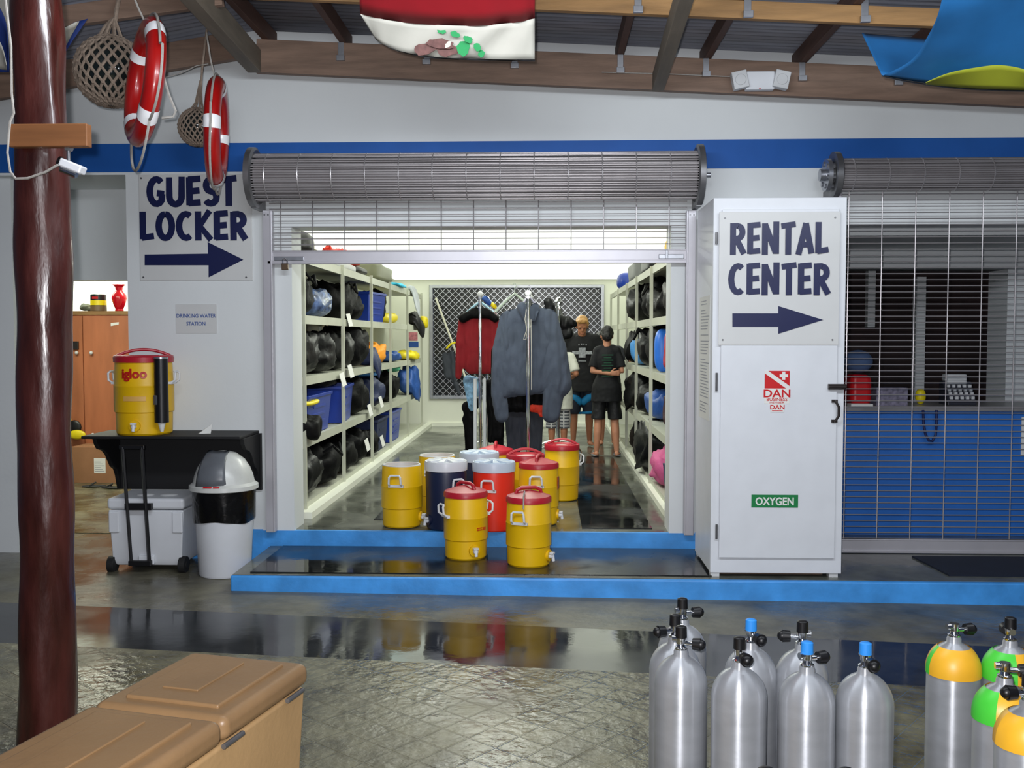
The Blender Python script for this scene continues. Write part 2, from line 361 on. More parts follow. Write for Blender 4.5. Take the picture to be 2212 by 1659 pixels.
# shop floor slab with the blue riser
g = G(); g.box(XL-.25, XR+.25, YF-.007, YF+.04, SZ-.1, FZ); struct(g.build('trim_2', M_bluestep, smooth=False))
g = G(); g.box(-2.8, 1.8, YF+.04, YB, FZ-.1, FZ); struct(g.build('floor', M_shopfloor, smooth=False))
g = G(); g.box(.28, .84, YF+.15, 12.6, FZ, FZ+.008); tag(g.build('aisle_runner', M_mat, smooth=False), 'wet black runner mat in the aisle along the right rack', 'mat')
g = G(); g.box(-1.45, .1, 8.15, 10.3, FZ, FZ+.006); tag(g.build('entry_mat', M_mat, smooth=False), 'wet dark mat under the drink coolers inside the shop', 'mat')
# front wall of the shop and pier
ZT = 2.655; ZTOP = 4.4; WT = .3
zb0 = P(1100, 367, YF).z; zb1 = P(1100, 305, YF).z
X2 = P(1795, 600, YF).x                                # second opening
xp = P(277, 700, YF).x                                 # left edge of the pier
g = G()
g.box(xp, XL, YF, YF+WT, -.1, ZT); g.box(XR, X2, YF, YF+WT, -.1, ZT); g.box(xp, 7, YF, YF+WT, ZT, ZTOP)
struct(g.build('wall_front', M_wall, smooth=False))
g = G(); g.box(-7, xp, YF, YF+WT, zb0-.02, ZTOP); struct(g.build('wall_front_upper', M_wall, smooth=False))
g = G(); g.box(-7, 7, YF-.008, YF, zb0, zb1); struct(g.build('trim_3', M_blue, smooth=False))
g = G(); g.box(xp-.0, XL-.25, YF-.006, YF, -.02, P(560, 1143, YF).z); g.box(XR+.2, X2, YF-.006, YF, 0, P(560, 1143, YF).z)
struct(g.build('baseboard_front', M_bluestep, smooth=False))
# recessed wall at the left with the locker-room doorway
YR = 8.45; xd0 = P(96, 700, YR).x; zd = P(200, 605, YR).z
g = G(); g.box(-7, xd0, YR, YR+.15, -.05, 3.3); g.box(xd0, -2.9, YR, YR+.15, zd, 3.3); g.box(-3.05, -2.9, YR, YR+.15, -.05, zd)
g.box(-7, xp+.02, YF+WT, YR, zb0-.02, zb0+.06)
struct(g.build('wall_left', M_wall, smooth=False))
xq = P(33, 700, YR).x
g = G(); g.box(-7, xd0, YR-.006, YR, -.02, P(20, 1143, YR).z); struct(g.build('baseboard_left', M_bluestep, smooth=False))
g = G(); g.box(-7, P(30, 700, YF+.1).x, YF+.1, YR-.01, 0, zb0-.02); struct(g.build('wall_left_return', M_wall, smooth=False))
# locker room shell
g = G(); g.box(-7, -2.85, 12.55, 12.7, 0, 2.9); struct(g.build('wall_locker_room', M_wall2, smooth=False))
g = G(); g.box(-7, -2.85, YR+.15, 12.55, 2.8, 2.9); struct(g.build('ceiling', M_ceil, smooth=False))
# shop shell
g = G(); g.box(-2.85, -2.7, YF+WT, YB+.1, 0, 2.9); struct(g.build('wall_shop_left', M_wall2, smooth=False))
g = G(); g.box(1.68, 1.83, YF+WT, YB+.1, 0, 2.9); struct(g.build('wall_shop_right', M_wall2, smooth=False))
wx0, wx1 = P(928, 700, YB).x, P(1305, 700, YB).x; wz0, wz1 = P(1100, 862, YB).z, P(1100, 615, YB).z
g = G(); g.box(-2.7, wx0, YB, YB+.15, 0, 2.8); g.box(wx1, 1.68, YB, YB+.15, 0, 2.8); g.box(wx0, wx1, YB, YB+.15, 0, wz0); g.box(wx0, wx1, YB, YB+.15, wz1, 2.8)
struct(g.build('wall_back', M_wall2, smooth=False))
g = G(); g.box(-2.7, 1.68, YF+WT, YB, 2.79, 2.88); struct(g.build('ceiling', M_ceil, smooth=False))
M_lum = mat('added ceiling glow', (250, 255, 240), .6, var=.0, emit=1.35)  # added glow that burns the shop ceiling out to white, not real fixtures
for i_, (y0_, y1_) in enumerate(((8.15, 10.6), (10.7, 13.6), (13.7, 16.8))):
    g = G(); g.box(-2.6, 1.6, y0_, y1_, 2.775, 2.79); tag(g.build('added_ceiling_glow', M_lum, smooth=False), 'added glowing sheet that whitens the shop ceiling, '+('nearest the entrance', 'middle of the three', 'farthest, by the window')[i_], 'light', 'added shop ceiling glow')
g = G(); g.box(-2.08, -1.98, YF+WT+.2, YB, FZ, FZ+.055); g.box(1.0, 1.07, YF+WT+.2, YB, FZ, FZ+.055); g.box(-1.98, 1.0, YB-.04, YB, FZ, FZ+.06)
struct(g.build('baseboard_shop', M_wall2, smooth=False))
# barred window at the back of the shop
fr = G(); d = .06
for a, b, c, e in ((wx0, wx1, wz0, wz0+d), (wx0, wx1, wz1-d, wz1), (wx0, wx0+d, wz0, wz1), (wx1-d, wx1, wz0, wz1)): fr.box(a+(.001 if b-a > 1 else 0), b-(.001 if b-a > 1 else 0), YB-.05+(.002 if b-a > 1 else 0), YB+.04, c+(.001 if b-a < 1 else 0), e-(.001 if b-a < 1 else 0))
win = struct(fr.build('window_1', M_galv, smooth=False, bevel=.008))
def childof(g, name, m, par, **k):
    o = g.build(name, m, par, **k); o.matrix_parent_inverse = Matrix.Translation(-par.location); return o
g = G(); g.box(wx0+d, wx1-d, YB+.08, YB+.1, wz0+d, wz1-d); childof(g, 'pane', mat('night window pane', (22, 24, 22), .25, var=.8, scale=1.6), win, smooth=False)
g = G(); st = .088; cx0, cx1, cz0, cz1 = wx0+d, wx1-d, wz0+d, wz1-d
for sg in (1, -1):
    t = -(cz1-cz0)
    while t < (cx1-cx0):
        a = max(0, -t); b = min(cz1-cz0, cx1-cx0-t)
        if b > a:
            xa, xb = (cx0+t+a, cx0+t+b) if sg > 0 else (cx1-t-a, cx1-t-b)
            g.beam((xa, YB-.01*sg*.3, cz0+a), (xb, YB-.01*sg*.3, cz0+b), .009, .013, up=(0, 1, 0))
        t += st*1.25
childof(g, 'diamond_grille', M_galv, win, smooth=False)
# right room behind the second shutter
g = G(); g.box(1.83, 7, 12.4, 12.5, 0, 2.9); struct(g.build('wall_counter_room', mat('dim brown wall', (58, 44, 44), .7, var=.7, scale=1.2), smooth=False))
g = G(); g.box(1.83, 7, YF+WT, 12.4, 2.6, 2.7); g.box(1.83, 7, 9.2, 9.4, 2.42, 2.6); struct(g.build('ceiling', M_wall, smooth=False))
g = G(); g.box(7, 7.1, YF+WT, 12.4, 0, 2.9); struct(g.build('wall_counter_side', M_wall, smooth=False))
g = G(); g.box(1.83, 7, YF+WT, 12.4, 0, SZ+.01); struct(g.build('floor', M_shopfloor, smooth=False))
g = G(); xa = P(2175, 700, 9.3).x; g.box(xa, xa+.5, 9.3, 9.7, .14, 2.42); struct(g.build('wall_counter_pier', M_wall, smooth=False))
# ---------------------------------------------------------------- roof
def zr(x): return 4.048-.052*x
XRI = -2.25
g = G(); n = 250; y0, y1 = 3.6, YF
vs = []; fs = []
for i in range(n+1):
    y = y0+(y1-y0)*i/n; c = .009*math.sin(2*PI*y/.076)
    vs += [(XRI, y, zr(XRI)+c), (7, y, zr(7)+c)]
fs = [(2*i, 2*i+1, 2*i+3, 2*i+2) for i in range(n)]; g.add(vs, fs); o = g.build('ceiling', M_tin); struct(o); md = o.modifiers.new('t', 'SOLIDIFY'); md.thickness = .003
g = G(); vs = []
for i in range(n+1):
    y = y0+(y1-y0)*i/n; c = .009*math.sin(2*PI*y/.076)
    vs += [(-7, y, zr(XRI)+.17*(XRI+0-(-7))*-1+c), (XRI, y, zr(XRI)+c)]
g.add(vs, fs); o = g.build('ceiling', M_tin); struct(o); md = o.modifiers.new('t', 'SOLIDIFY'); md.thickness = .003
def bar(name, a, b, w, h, m, label, cat, group=None):
    g = G(); g.beam(a, b, w, h); o = g.build(name, m, smooth=False, bevel=.004); return tag(o, label, cat, group)
zt = lambda x: 3.912-.053*x
bar('roof_rafter', (XRI+.06, 7.47, zt(XRI+.06)-.123), (6.5, 7.47, zt(6.5)-.123), .06, .246, M_wood, 'deep brown timber roof rafter running right along the top of the front wall', 'rafter')
bar('roof_rafter', (XRI+.06, 6.2, zt(XRI+.06)-.055), (6.5, 6.2, zt(6.5)-.055), .05, .108, M_wood2, 'slimmer pale timber rafter nearer the yard, at the top edge of the view', 'rafter')
bar('roof_rafter', (XRI+.06, 4.75, zt(XRI+.06)-.055), (6.5, 4.75, zt(6.5)-.055), .05, .108, M_wood2, 'rafter overhead that the front edges of the flags hang from', 'rafter')
la = P(524, 97, 7.42); lb = P(-150, 211, 7.42)
bar('roof_rafter', la, lb, .06, .2, M_wood, 'brown timber rafter falling to the left behind the hanging buoys', 'rafter')
la = P(480, -10, 6.3); lb = P(-100, 70, 6.3)
bar('roof_rafter', la, lb, .05, .13, M_wood, 'upper left timber rafter behind the dark log post', 'rafter')
a = P(545, 128, 7.38); b = P(330, -90, 5.2)
bar('ridge_beam', (a.x, 7.43, a.z), (b.x+.01, 3.7, a.z+.05), .1, .17, M_woodG, 'grey brown ridge beam coming forward at the peak of the roof', 'beam')
a = P(1424, 172, 7.33); b = P(1530, 0, 5.6)
bar('diagonal_brace', (a.x, 7.4, a.z), (a.x-.09, 3.7, a.z+.12), .085, .13, M_woodG, 'weathered grey brace crossing under both rafters right of centre', 'beam')
# purlins on the rafters, each with a metal clip under it
px_ = [575, 742, 925, 1113, 1340, 1528, 1733, 1938, 2140]
pur = None
for i, q in enumerate(px_):
    x = P(q, 140, 7.47).x
    g = G(); g.beam((0, -1.9, 0), (0, 1.62, 0), .05, .12)
    if pur is None:
        pur = g.build('purlin', M_woodY, smooth=False, bevel=.003)
        me = pur.data; base = pur
    o = pur if i == 0 else pur.copy()
    if i: COL.objects.link(o)
    o.location = (x, 6.0, zt(x)+.002)
    tag(o, 'dark timber purlin carrying the corrugated roof, '+['nearest the ridge beam', 'left of the red flag', 'above the left half of the red flag', 'above the right half of the red flag', 'just left of the grey brace', 'between the grey brace and the emergency light', 'just right of the emergency light', 'above the left fold of the blue flag', 'farthest right above the blue flag'][i], 'purlin', 'roof purlins')
def clip(x, y, z, label):
    g = G(); g.box(x-.022, x+.022, y-.004, y, z, z+.13); g.box(x-.03, x+.03, y-.03, y-.004, z-.01, z+.03)
    tag(g.build('rafter_clip', M_galv, smooth=False, bevel=.003), label, 'bracket', 'metal rafter clips')
for q, wh in ((737, 'left of the red flag'), (922, 'below the red flag, left'), (1112, 'below the red flag, right'), (1340, 'left of the grey brace'), (1525, 'left of the emergency light'), (1733, 'right of the emergency light'), (1940, 'below the blue flag')):
    x = P(q, 140, 7.44).x; clip(x, 7.437, zt(x)-.13, 'metal clip on the rafter by the wall, '+wh)
for q, wh in ((650, 'left of the red flag'), (1378, 'right of the red flag'), (1615, 'above the emergency light'), (1868, 'at the corner of the blue flag')):
    x = P(q, 40, 6.17).x; clip(x, 6.172, zt(x)-.1, 'small metal clip on the pale rafter, '+wh)
# rope along the ridge and lights
# ---------------------------------------------------------------- roller shutters
def shutter(label, x0, x1, zc, r, ybar, zbar, barh, flx=True, padlock=True, ztop=2.9, fr=None, nrod=56, yg=None):
    yc = YF-.235; t = thing('roller_shutter', label, 'shutter', ((x0+x1)/2, yc, 0)); ox, oy = (x0+x1)/2, yc
    def b(g, n, m, par=t, **k):
        g.v = [p-Vector((ox, oy, 0)) for p in g.v]; return g.build(n, m, par, **k)
    g = G(); g.cyl((x0+.03, yc, zc), (x1-.03, yc, zc), r-.022, n=40); core = b(g, 'drum', mat('dim steel drum', (150, 146, 148), .5, .2))
    g = G()
    for i in range(nrod):
        a = 2*PI*i/nrod; rr = r+(.004 if i % 3 else -.006); y = yc+rr*math.cos(a); z = zc+rr*math.sin(a)
        g.cyl((x0+.02, y, z), (x1-.02, y, z), .0052, n=6)
    x = x0+.12
    while x < x1-.03:
        g.tube([(x, yc+(r+.006)*math.cos(2*PI*k/28), zc+(r+.006)*math.sin(2*PI*k/28)) for k in range(28)], .005, 5, True); x += .25
    b(g, 'rolled_grille', M_rod)
    g = G(); yy = YF-.05 if yg is None else yg; z = zbar+barh
    ztt = zc-.02
    yt = yc+r*.75
    def yat(z): return yy+(yc-r*0+.12-yy)*max(0, (z-(zc-.35)))/.35 if z > zc-.35 else yy
    while z < ztt:
        y = yy; g.cyl((x0+.06, y, z), (x1-.06, y, z), .0042, n=6); z += .046
    x = x0+.12+.03
    while x < x1-.05:
        g.tube([(x, yy-.004, zbar+barh), (x, yy-.004, ztt)], .0045, 6); x += .25
    b(g, 'hanging_grille', M_rod)
    g = G(); g.box(x0+.05, x1-.05, yy-.025, yy+.02, zbar, zbar+barh); g.box(x0+.05, x1-.05, yy-.035, yy+.02, zbar-.008, zbar+.016); g.box(x0+.05, x1-.05, yy-.03, yy+.02, zbar+barh-.012, zbar+barh); bb = b(g, 'bottom_bar', M_alum, smooth=False, bevel=.003)
    for s, xx in ((-1, x0), (1, x1)):
        if s == 1 and not flx: continue
        g = G(); M = Matrix.Translation((xx, yc, zc)) @ Matrix.Rotation(PI/2*s, 4, 'Y')
        R_ = (fr or r+.05)
        g.lathe([(0, -.01), (R_*.55, -.01), (R_*.9, -.03), (R_, -.02), (R_, .02), (R_*.86, .026), (R_*.4, .012), (R_*.35, .03), (0, .03)], 40, M)
        g.box(xx-.02, xx+.02, yc-.02, YF-.005, zc-R_*1.02, zc-R_*.55)
        b(g, 'end_plate', M_galvd)
        g = G(); g.cyl((xx+s*.02, yc, zc), (xx+s*.085, yc, zc), .018, n=14); b(g, 'axle', M_galv)
    return t, b, ox, oy
zc = P(1030, 381, YF-.235).z
sh, b, ox, oy = shutter('half-open chrome rod roller shutter above the lit shop entrance', P(549, 380, YF-.235).x, P(1510, 380, YF-.235).x, zc, .168, 0, P(1040, 567, YF-.07).z, .095, fr=.225)
for s, q in ((-1, 580), (1, 1492)):
    x = P(q, 700, YF-.06).x
    g = G(); zt_ = P(q, 455, YF-.06).z
    g.box(x-.032, x+.032, YF-.085, YF-.0, FZ, zt_); g.box(x-.008+s*-.034, x+.008+s*-.034, YF-.09, YF-.02, FZ+.002, zt_-.002)
    b(g, 'guide_track', M_alum, smooth=False, bevel=.004)
    g = G()
    for dx in (-.014, .014): g.cyl((x+dx, YF-.084, zt_-.035), (x+dx, YF-.09, zt_-.035), .007, n=10)
    b(g, 'screw', M_galvd)
g = G(); xk = P(618, 570, YF-.08).x; zk = P(618, 560, YF-.08).z
g.box(xk-.09, xk+.14, YF-.09, YF-.075, zk-.012, zk+.02); b(g, 'lock_bolt', M_galv, smooth=False, bevel=.003)
xk2 = P(1440, 558, YF-.08).x
g = G(); g.box(xk2-.06, xk2+.13, YF-.09, YF-.075, zk-.005, zk+.03); g.box(xk2-.01, xk2+.01, YF-.095, YF-.08, zk-.005, zk+.06); b(g, 'lock_bolt', M_galv, smooth=False, bevel=.003)
pl = thing('padlock', 'small brass and steel padlock on the left end of the raised bottom bar', 'padlock', (xk, YF-.11, zk-.055))
g = G(); g.box(-.026, .026, -.012, .012, -.03, .02); g.build('lock_body', mat('dull brass', (110, 92, 74), .35, .7), pl, bevel=.004)
g = G(); g.tube([(-.017, 0, .018)]+[(.017*math.cos(a), 0, .04+.017*math.sin(a)) for a in [PI*(1-k/8) for k in range(9)]]+[(.017, 0, .018)], .005); g.build('shackle', M_chrome, pl)
zc2 = P(1830, 378, YF-.235).z
sh2, b, ox, oy = shutter('closed rod roller shutter over the dark service counter on the right', P(1803, 380, YF-.235).x, 6.6, zc2, .112, 0, .150, .098, flx=False, fr=.17, nrod=44, yg=YF-.09)
xx = P(1785, 380, YF-.235).x
g = G()
for k in range(6):
    a = 2*PI*k/6+.3; g.cyl((xx-.02, YF-.235+.085*math.cos(a), zc2+.085*math.sin(a)), (xx+.05, YF-.235+.085*math.cos(a), zc2+.085*math.sin(a)), .018, n=8)
g.cyl((xx-.05, YF-.235, zc2), (xx+.05, YF-.235, zc2), .045, n=18); g.cyl((xx-.01, YF-.235, zc2), (xx+.02, YF-.235, zc2), .12, n=24)
b(g, 'tension_gear', M_galv)
g = G(); g.box(X2-.03, X2+.04, YF-.12, YF, SZ, zc2-.1); b(g, 'guide_track', M_alum, smooth=False, bevel=.004)
# ================================================================ coolers
def handle_g(g, r, z, w=.10, h=.085, out=.035):       # moulded bail handle on +x side
    pts = [(r+.004, -w/2, z-h*.5), (r+out, -w/2, z-h*.25), (r+out*1.1, -w/2*.92, z+h*.35), (r+out*.8, -w/2*.7, z+h*.5), (r+out*.8, w/2*.7, z+h*.5), (r+out*1.1, w/2*.92, z+h*.35), (r+out, w/2, z-h*.25), (r+.004, w/2, z-h*.5)]
    g.tube(pts, .0085, 8); g.box(r-.01, r+.012, -w/2-.012, w/2+.012, z-h*.62, z-h*.4)
def cooler(name, label, loc, face, kind, D=.33, H=.52, body=None, spout=True, grp='insulated drink coolers', bare=False, handles=True, lidrot=0):
    """face: angle of the spigot, 0 = +x, -90 = towards the yard"""
    t = thing(name, label, 'cooler', loc, R(face), grp); r = D/2; m = body or M_yel
    bh = H*(.88 if kind == 'cone' else .9 if kind != 'open' else .93)
    if kind == 'round':
        bh = H*.86; pr = [(0, 0), (r*.9, 0), (r*.95, .01), (r*.97, bh*.5), (r*1.0, bh*.93), (r*.97, bh), (0, bh)]
    else:
        pr = [(0, 0), (r*.88, 0), (r*.93, .012), (r*.95, bh*.30), (r*1.0, bh*.315), (r*1.0, bh*.325), (r*1.0, bh*.66), (r*1.005, bh*.665), (r*.985, bh*.68), (r*.95, bh*.985), (r*.93, bh)]
        pr += [(r*.84, bh), (r*.82, bh*.9), (r*.8, .08), (0, .07)] if kind == 'open' else [(0, bh)]
    g = G(); g.lathe(pr, 48); bd = g.build('body', m, t, angle=28)
    if kind == 'open':
        g = G(); g.lathe([(r*.94, bh-.001), (r*.92, bh+.006), (r*.85, bh+.006), (r*.825, bh-.01), (r*.815, .09), (0, .085)], 48); g.build('liner', M_off, t)
    if kind == 'cone':
        g = G(); g.lathe([(r*.9, bh-.01), (r*1.0, bh-.008), (r*1.0, bh+.022), (r*.95, bh+.034), (r*.5, bh+.058), (r*.2, bh+.072), (0, bh+.074)], 48); ld = g.build('lid', M_lid, t)
        g = G(); z = bh+.03
        g.tube([(-.10, 0, z+.005), (-.085, 0, z+.045), (-.05, 0, z+.062), (.05, 0, z+.062), (.085, 0, z+.045), (.10, 0, z+.005)], .013, 10)
        h_ = g.build('lid_handle', M_lid, ld); h_.rotation_euler = (0, 0, R(lidrot))
    if kind == 'recess':
        g = G(); g.lathe([(r*.9, bh-.01), (r*1.0, bh-.008), (r*1.01, bh+.03), (r*.97, bh+.042), (r*.9, bh+.044), (r*.84, bh+.03), (r*.5, bh+.022), (0, bh+.02)], 48)
        # crossing handle ridge with an oval well
        ld = g.build('lid', M_lid, t)
        if D < .4: g = G(); g.ell((0, 0, bh+.03), (r*.5, r*.34, .008), 24, 6); h_ = g.build('lid_recess', mat('pale pink lid well', (222, 186, 184), .4), ld)
        g = G(); g.tube([(r*.97*u/8, 0, bh+.03+.058*(1-(u/8)**2)) for u in range(-8, 9)], .0115, 10); g.box(-r*.97, -r*.5, -.008, .008, bh+.02, bh+.045); g.box(r*.5, r*.97, -.008, .008, bh+.02, bh+.045); h_ = g.build('lid_handle', M_lid, ld); h_.rotation_euler = (0, 0, R(lidrot-face))
    if kind == 'round':
        g = G(); g.lathe([(r*.96, bh-.006), (r*1.03, bh-.004), (r*1.04, bh+.055), (r*1.01, bh+.07), (r*.55, bh+.062), (0, bh+.062)], 48)
        ld = g.build('lid', M_white if m is M_navyp and lidrot < 10 else M_lidw, t)
        g = G()
        for k in range(8):
            a = 2*PI*k/8+R(lidrot); M = Matrix.Rotation(a, 4, 'Z')
            g.add([(.03, -.012, bh+.06), (r*.98, -.034, bh+.06), (r*.98, .034, bh+.06), (.03, .012, bh+.06), (.03, -.012, bh+.085), (r*.92, -.026, bh+.078), (r*.92, .026, bh+.078), (.03, .012, bh+.085)],
                  [(3, 2, 1, 0), (4, 5, 6, 7), (0, 1, 5, 4), (1, 2, 6, 5), (2, 3, 7, 6), (3, 0, 4, 7)], M)
        g.cyl((0, 0, bh+.055), (0, 0, bh+.088), .04, n=20)
        g.build('lid_rib', ld.data.materials[0], ld, smooth=False, bevel=.003)
    if handles:
        for s in (90, -90):
            g = G(); handle_g(g, r*.99, bh*.78); h_ = g.build('side_handle', M_white, t); h_.rotation_euler = (0, 0, R(s))
    if spout:
        g = G(); g.cyl((r*.9, 0, .075), (r*.99+.004, 0, .075), .042, n=24); cu = g.build('spigot_cup', m, t)
        g = G(); g.cyl((r*.95, 0, .07), (r+.03, 0, .07), .017, n=14); g.cyl((r+.022, 0, .09), (r+.03, 0, .035), .012, n=12); g.box(r+.005, r+.035, -.02, .02, .085, .1)
        g.build('spigot', M_white, t, bevel=.002)
    return t, r, bh
def base_at(px, py, z, D=.33):                    # py is the lowest front edge of the base
    p = PZ(px, py, z); p.y += D*.42; p.z += .007 if z == FZ else 0; return p
cool_mk = [
 ('open', 863, 1143, FZ, -8, M_yel, 'yellow drink cooler without a lid, white handle facing out, leftmost on the shop floor', 0, 'yellow drink coolers'),
 ('round', 960, 1148, FZ, 215, M_navyp, 'navy drink cooler with bright white ribbed lid, next to the leftmost yellow cooler', 0, 'blue and red drink coolers'),
 ('round', 1065, 1151, FZ, -12, M_redp, 'bright red-orange drink cooler with a pale blue-white ribbed lid', 22, 'blue and red drink coolers'),
 ('cone', 1003, 1211, SZ+.012, -62, M_yel, 'yellow drink cooler with red lid and white front spigot, left one on the step', 20, 'yellow drink coolers'),
 ('cone', 1141, 1227, SZ+.012, -22, M_yel, 'yellow drink cooler with red lid and blank front, right one on the step', 35, 'yellow drink coolers'),
 ('cone', 1163, 1138, FZ, -6, M_yel, 'yellow red-lidded cooler with handle facing out, just behind the right one on the step', 85, 'yellow drink coolers'),
 ('recess', 1214, 1084, FZ, 262, M_yel, 'yellow drink cooler with a hollowed red lid, farthest right of the group', 0, 'yellow drink coolers')]
for k, x, y, z, fa, m, lb, lr, gp in cool_mk:
    p = base_at(x, y, z)
    if k == 'recess': fa = 105
    H = .52 if k != 'open' else .55
    t, r, bh = cooler('drink_cooler', lb, p, fa, k, body=m, lidrot=lr, grp=gp, H=.545 if k == 'round' else .53)
    if x == 1003:
        g = G(); M = Matrix.Rotation(R(22), 4, 'Z') @ Matrix.Translation((r*1.003, 0, bh*.5)) @ Matrix(((0, 0, 1, 0), (1, 0, 0, 0), (0, 1, 0, 0), (0, 0, 0, 1)))
        for k_, (u, w_) in enumerate(((-.045, .05), (-.045, .05))): g.box(u, u+w_, -.012+.014*k_, -.004+.014*k_, -.004, .0015, M)
        g.box(.012, .04, -.012, .008, -.004, .0015, M); g.build('label', mat('orange red print', (205, 74, 20), .4), t, smooth=False)
    if x == 1163:
        g = G(); M = Matrix.Rotation(R(-6), 4, 'Z') @ Matrix.Translation((r*1.0, 0, bh*.72)) @ Matrix(((0, 0, 1, 0), (1, 0, 0, 0), (0, 1, 0, 0), (0, 0, 0, 1)))
        g.box(-.03, .03, -.05, .05, -.004, .0015, M); g.build('label', mat('dark red print', (150, 50, 10), .4), t, smooth=False)
    if x == 1141:
        g = G(); z_ = bh+.05; g.tube([(0, -.08, z_+.02), (.02, -.12, z_+.03), (.03, -.16, z_+.0), (.035, -.175, z_-.09)], .006, 8); g.build('lid_tether', M_ropew, t)
def hid(px, Y, z): p = P(px, 900, Y); return Vector((p.x, Y, z+.007))
for k, x, Y, fa, m, lb, lr, gp in (
 ('open', 944, 8.55, -10, M_yel, 'yellow drink cooler without a lid, mostly hidden behind the navy one', 0, 'yellow drink coolers'),
 ('round', 1035, 8.42, 200, M_navyp, 'navy cooler with pale blue lid, mostly hidden behind the white-lidded navy one', 12, 'blue and red drink coolers'),
 ('recess', 1135, 8.45, 30, M_yel, 'yellow cooler with hollowed red lid, squeezed behind the red-orange one', 5, 'yellow drink coolers'),
 ('cone', 1071, 9.0, 20, M_yel, 'yellow drink cooler with red cone lid at the back, below the clothes rack', 70, 'yellow drink coolers')):
    cooler('drink_cooler', lb, hid(x, Y, FZ), fa, k, body=m, lidrot=lr, grp=gp, H=.545 if k == 'round' else .53)
# big cooler on the wall shelf
zsh = P(400, 929, YF).z
pc = P(313, 930, YF-.27); pc.z = zsh
t, r, bh = cooler('drink_cooler', 'large yellow water cooler with black cup dispenser on the black wall shelf', pc, -87, 'recess', D=.435, H=.615, lidrot=23, grp=None)
g = G(); text_g(g, 'igloo', .098, Matrix(), .003, .003); g.v = [Vector(((r*.985+q.z)*math.cos(q.x/r), (r*.985+q.z)*math.sin(q.x/r), bh*.78+q.y)) for q in g.v]; g.build('lettering', mat('red lettering', (184, 30, 20), .4), t, smooth=False)
g = G(); nn9 = 12; g.v = [Vector(((r*1.0+w9)*math.cos(a9), (r*1.0+w9)*math.sin(a9), bh*.5+z9)) for w9 in (0, .003) for z9 in (-.018, .018) for a9 in [(-.085+.17*k9/nn9)/r for k9 in range(nn9+1)]]; m9 = nn9+1
g.f = [(q9+k9, q9+k9+1, q9+k9+1+m9, q9+k9+m9) for q9 in (0, 2*m9) for k9 in range(nn9)]+[(k9, k9+1, k9+1+2*m9, k9+2*m9) for k9 in list(range(nn9))+list(range(m9, m9+nn9))]; g.build('caution_label', mat('pale orange label', (226, 176, 92), .5), t, bevel=.003)
dn = Vector((math.cos(R(46)), math.sin(R(46)), 0))*(r+.05)
g = G(); g.cyl((dn.x, dn.y, .10), (dn.x, dn.y, bh+.02), .052, .05, 24); dp = g.build('cup_dispenser', M_black, t)
g = G(); g.cyl((dn.x, dn.y, bh+.02), (dn.x, dn.y, bh+.035), .054, n=24); g.build('dispenser_cap', M_galv, dp)
g = G(); g.cyl((dn.x, dn.y, .10), (dn.x, dn.y, .03), .03, .012, 18); g.build('paper_cup', M_paper, dp)
g = G(); Mq = Matrix.Rotation(R(8), 4, 'Z'); g.cyl((dn.x+.004, dn.y-.012, bh*.42), (dn.x+.004, dn.y-.012, bh*.55), .046, n=20); g.build('window', mat('smoky grey plastic', (84, 86, 92), .3), dp, bevel=.004)

# ================================================================ wall shelf
x0, x1 = P(244, 1000, YF-.1).x, P(567, 1000, YF).x
t = thing('wall_shelf', 'black wooden wall shelf with scrolled brackets on the pier', 'shelf', ((x0+x1)/2, YF, 0)); o0 = Vector(((x0+x1)/2, YF, 0))
zb = P(400, 1056, YF).z
def lb_(g, n, m, par, org, **k): g.v = [p-org for p in g.v]; return g.build(n, m, par, **k)
g = G(); g.box(x0-.06, x1-.02, YF-.5, YF-.005, zsh-.022, zsh); lb_(g, 'shelf_top', M_blackp, t, o0, smooth=False, bevel=.006)
g = G(); g.box(x0+.03, x1, YF-.03, YF-.005, zb, zsh-.022); lb_(g, 'back_panel', M_blackp, t, o0, smooth=False)
prof = [(0, 0), (-.03, 0), (-.05, .06), (-.07, .12), (-.10, .17), (-.16, .2), (-.2, .25), (-.24, .3), (-.3, .34), (-.38, .36), (-.42, .40), (-.44, zsh-zb-.022), (0, zsh-zb-.022)]
for xx in (x0+.0, x1-.04):
    g = G(); M = Matrix(((0, 0, 1, xx), (1, 0, 0, YF-.005), (0, 1, 0, zb), (0, 0, 0, 1))); g.poly(prof, M, .03); lb_(g, 'bracket', M_blackp, t, o0, smooth=False, bevel=.003)
g = G(); q = P(432, 936, YF-.25); g.add([(q.x, YF-.3, zsh), (q.x+.09, YF-.27, zsh), (q.x+.08, YF-.2, zsh+.07), (q.x+.02, YF-.33, zsh+.004)], [(0, 1, 2), (0, 2, 3), (1, 3, 2), (0, 3, 1)])
tag(g.build('paper_napkin', M_paper, smooth=False), 'crumpled white paper napkin on the black wall shelf right of the cooler', 'napkin')
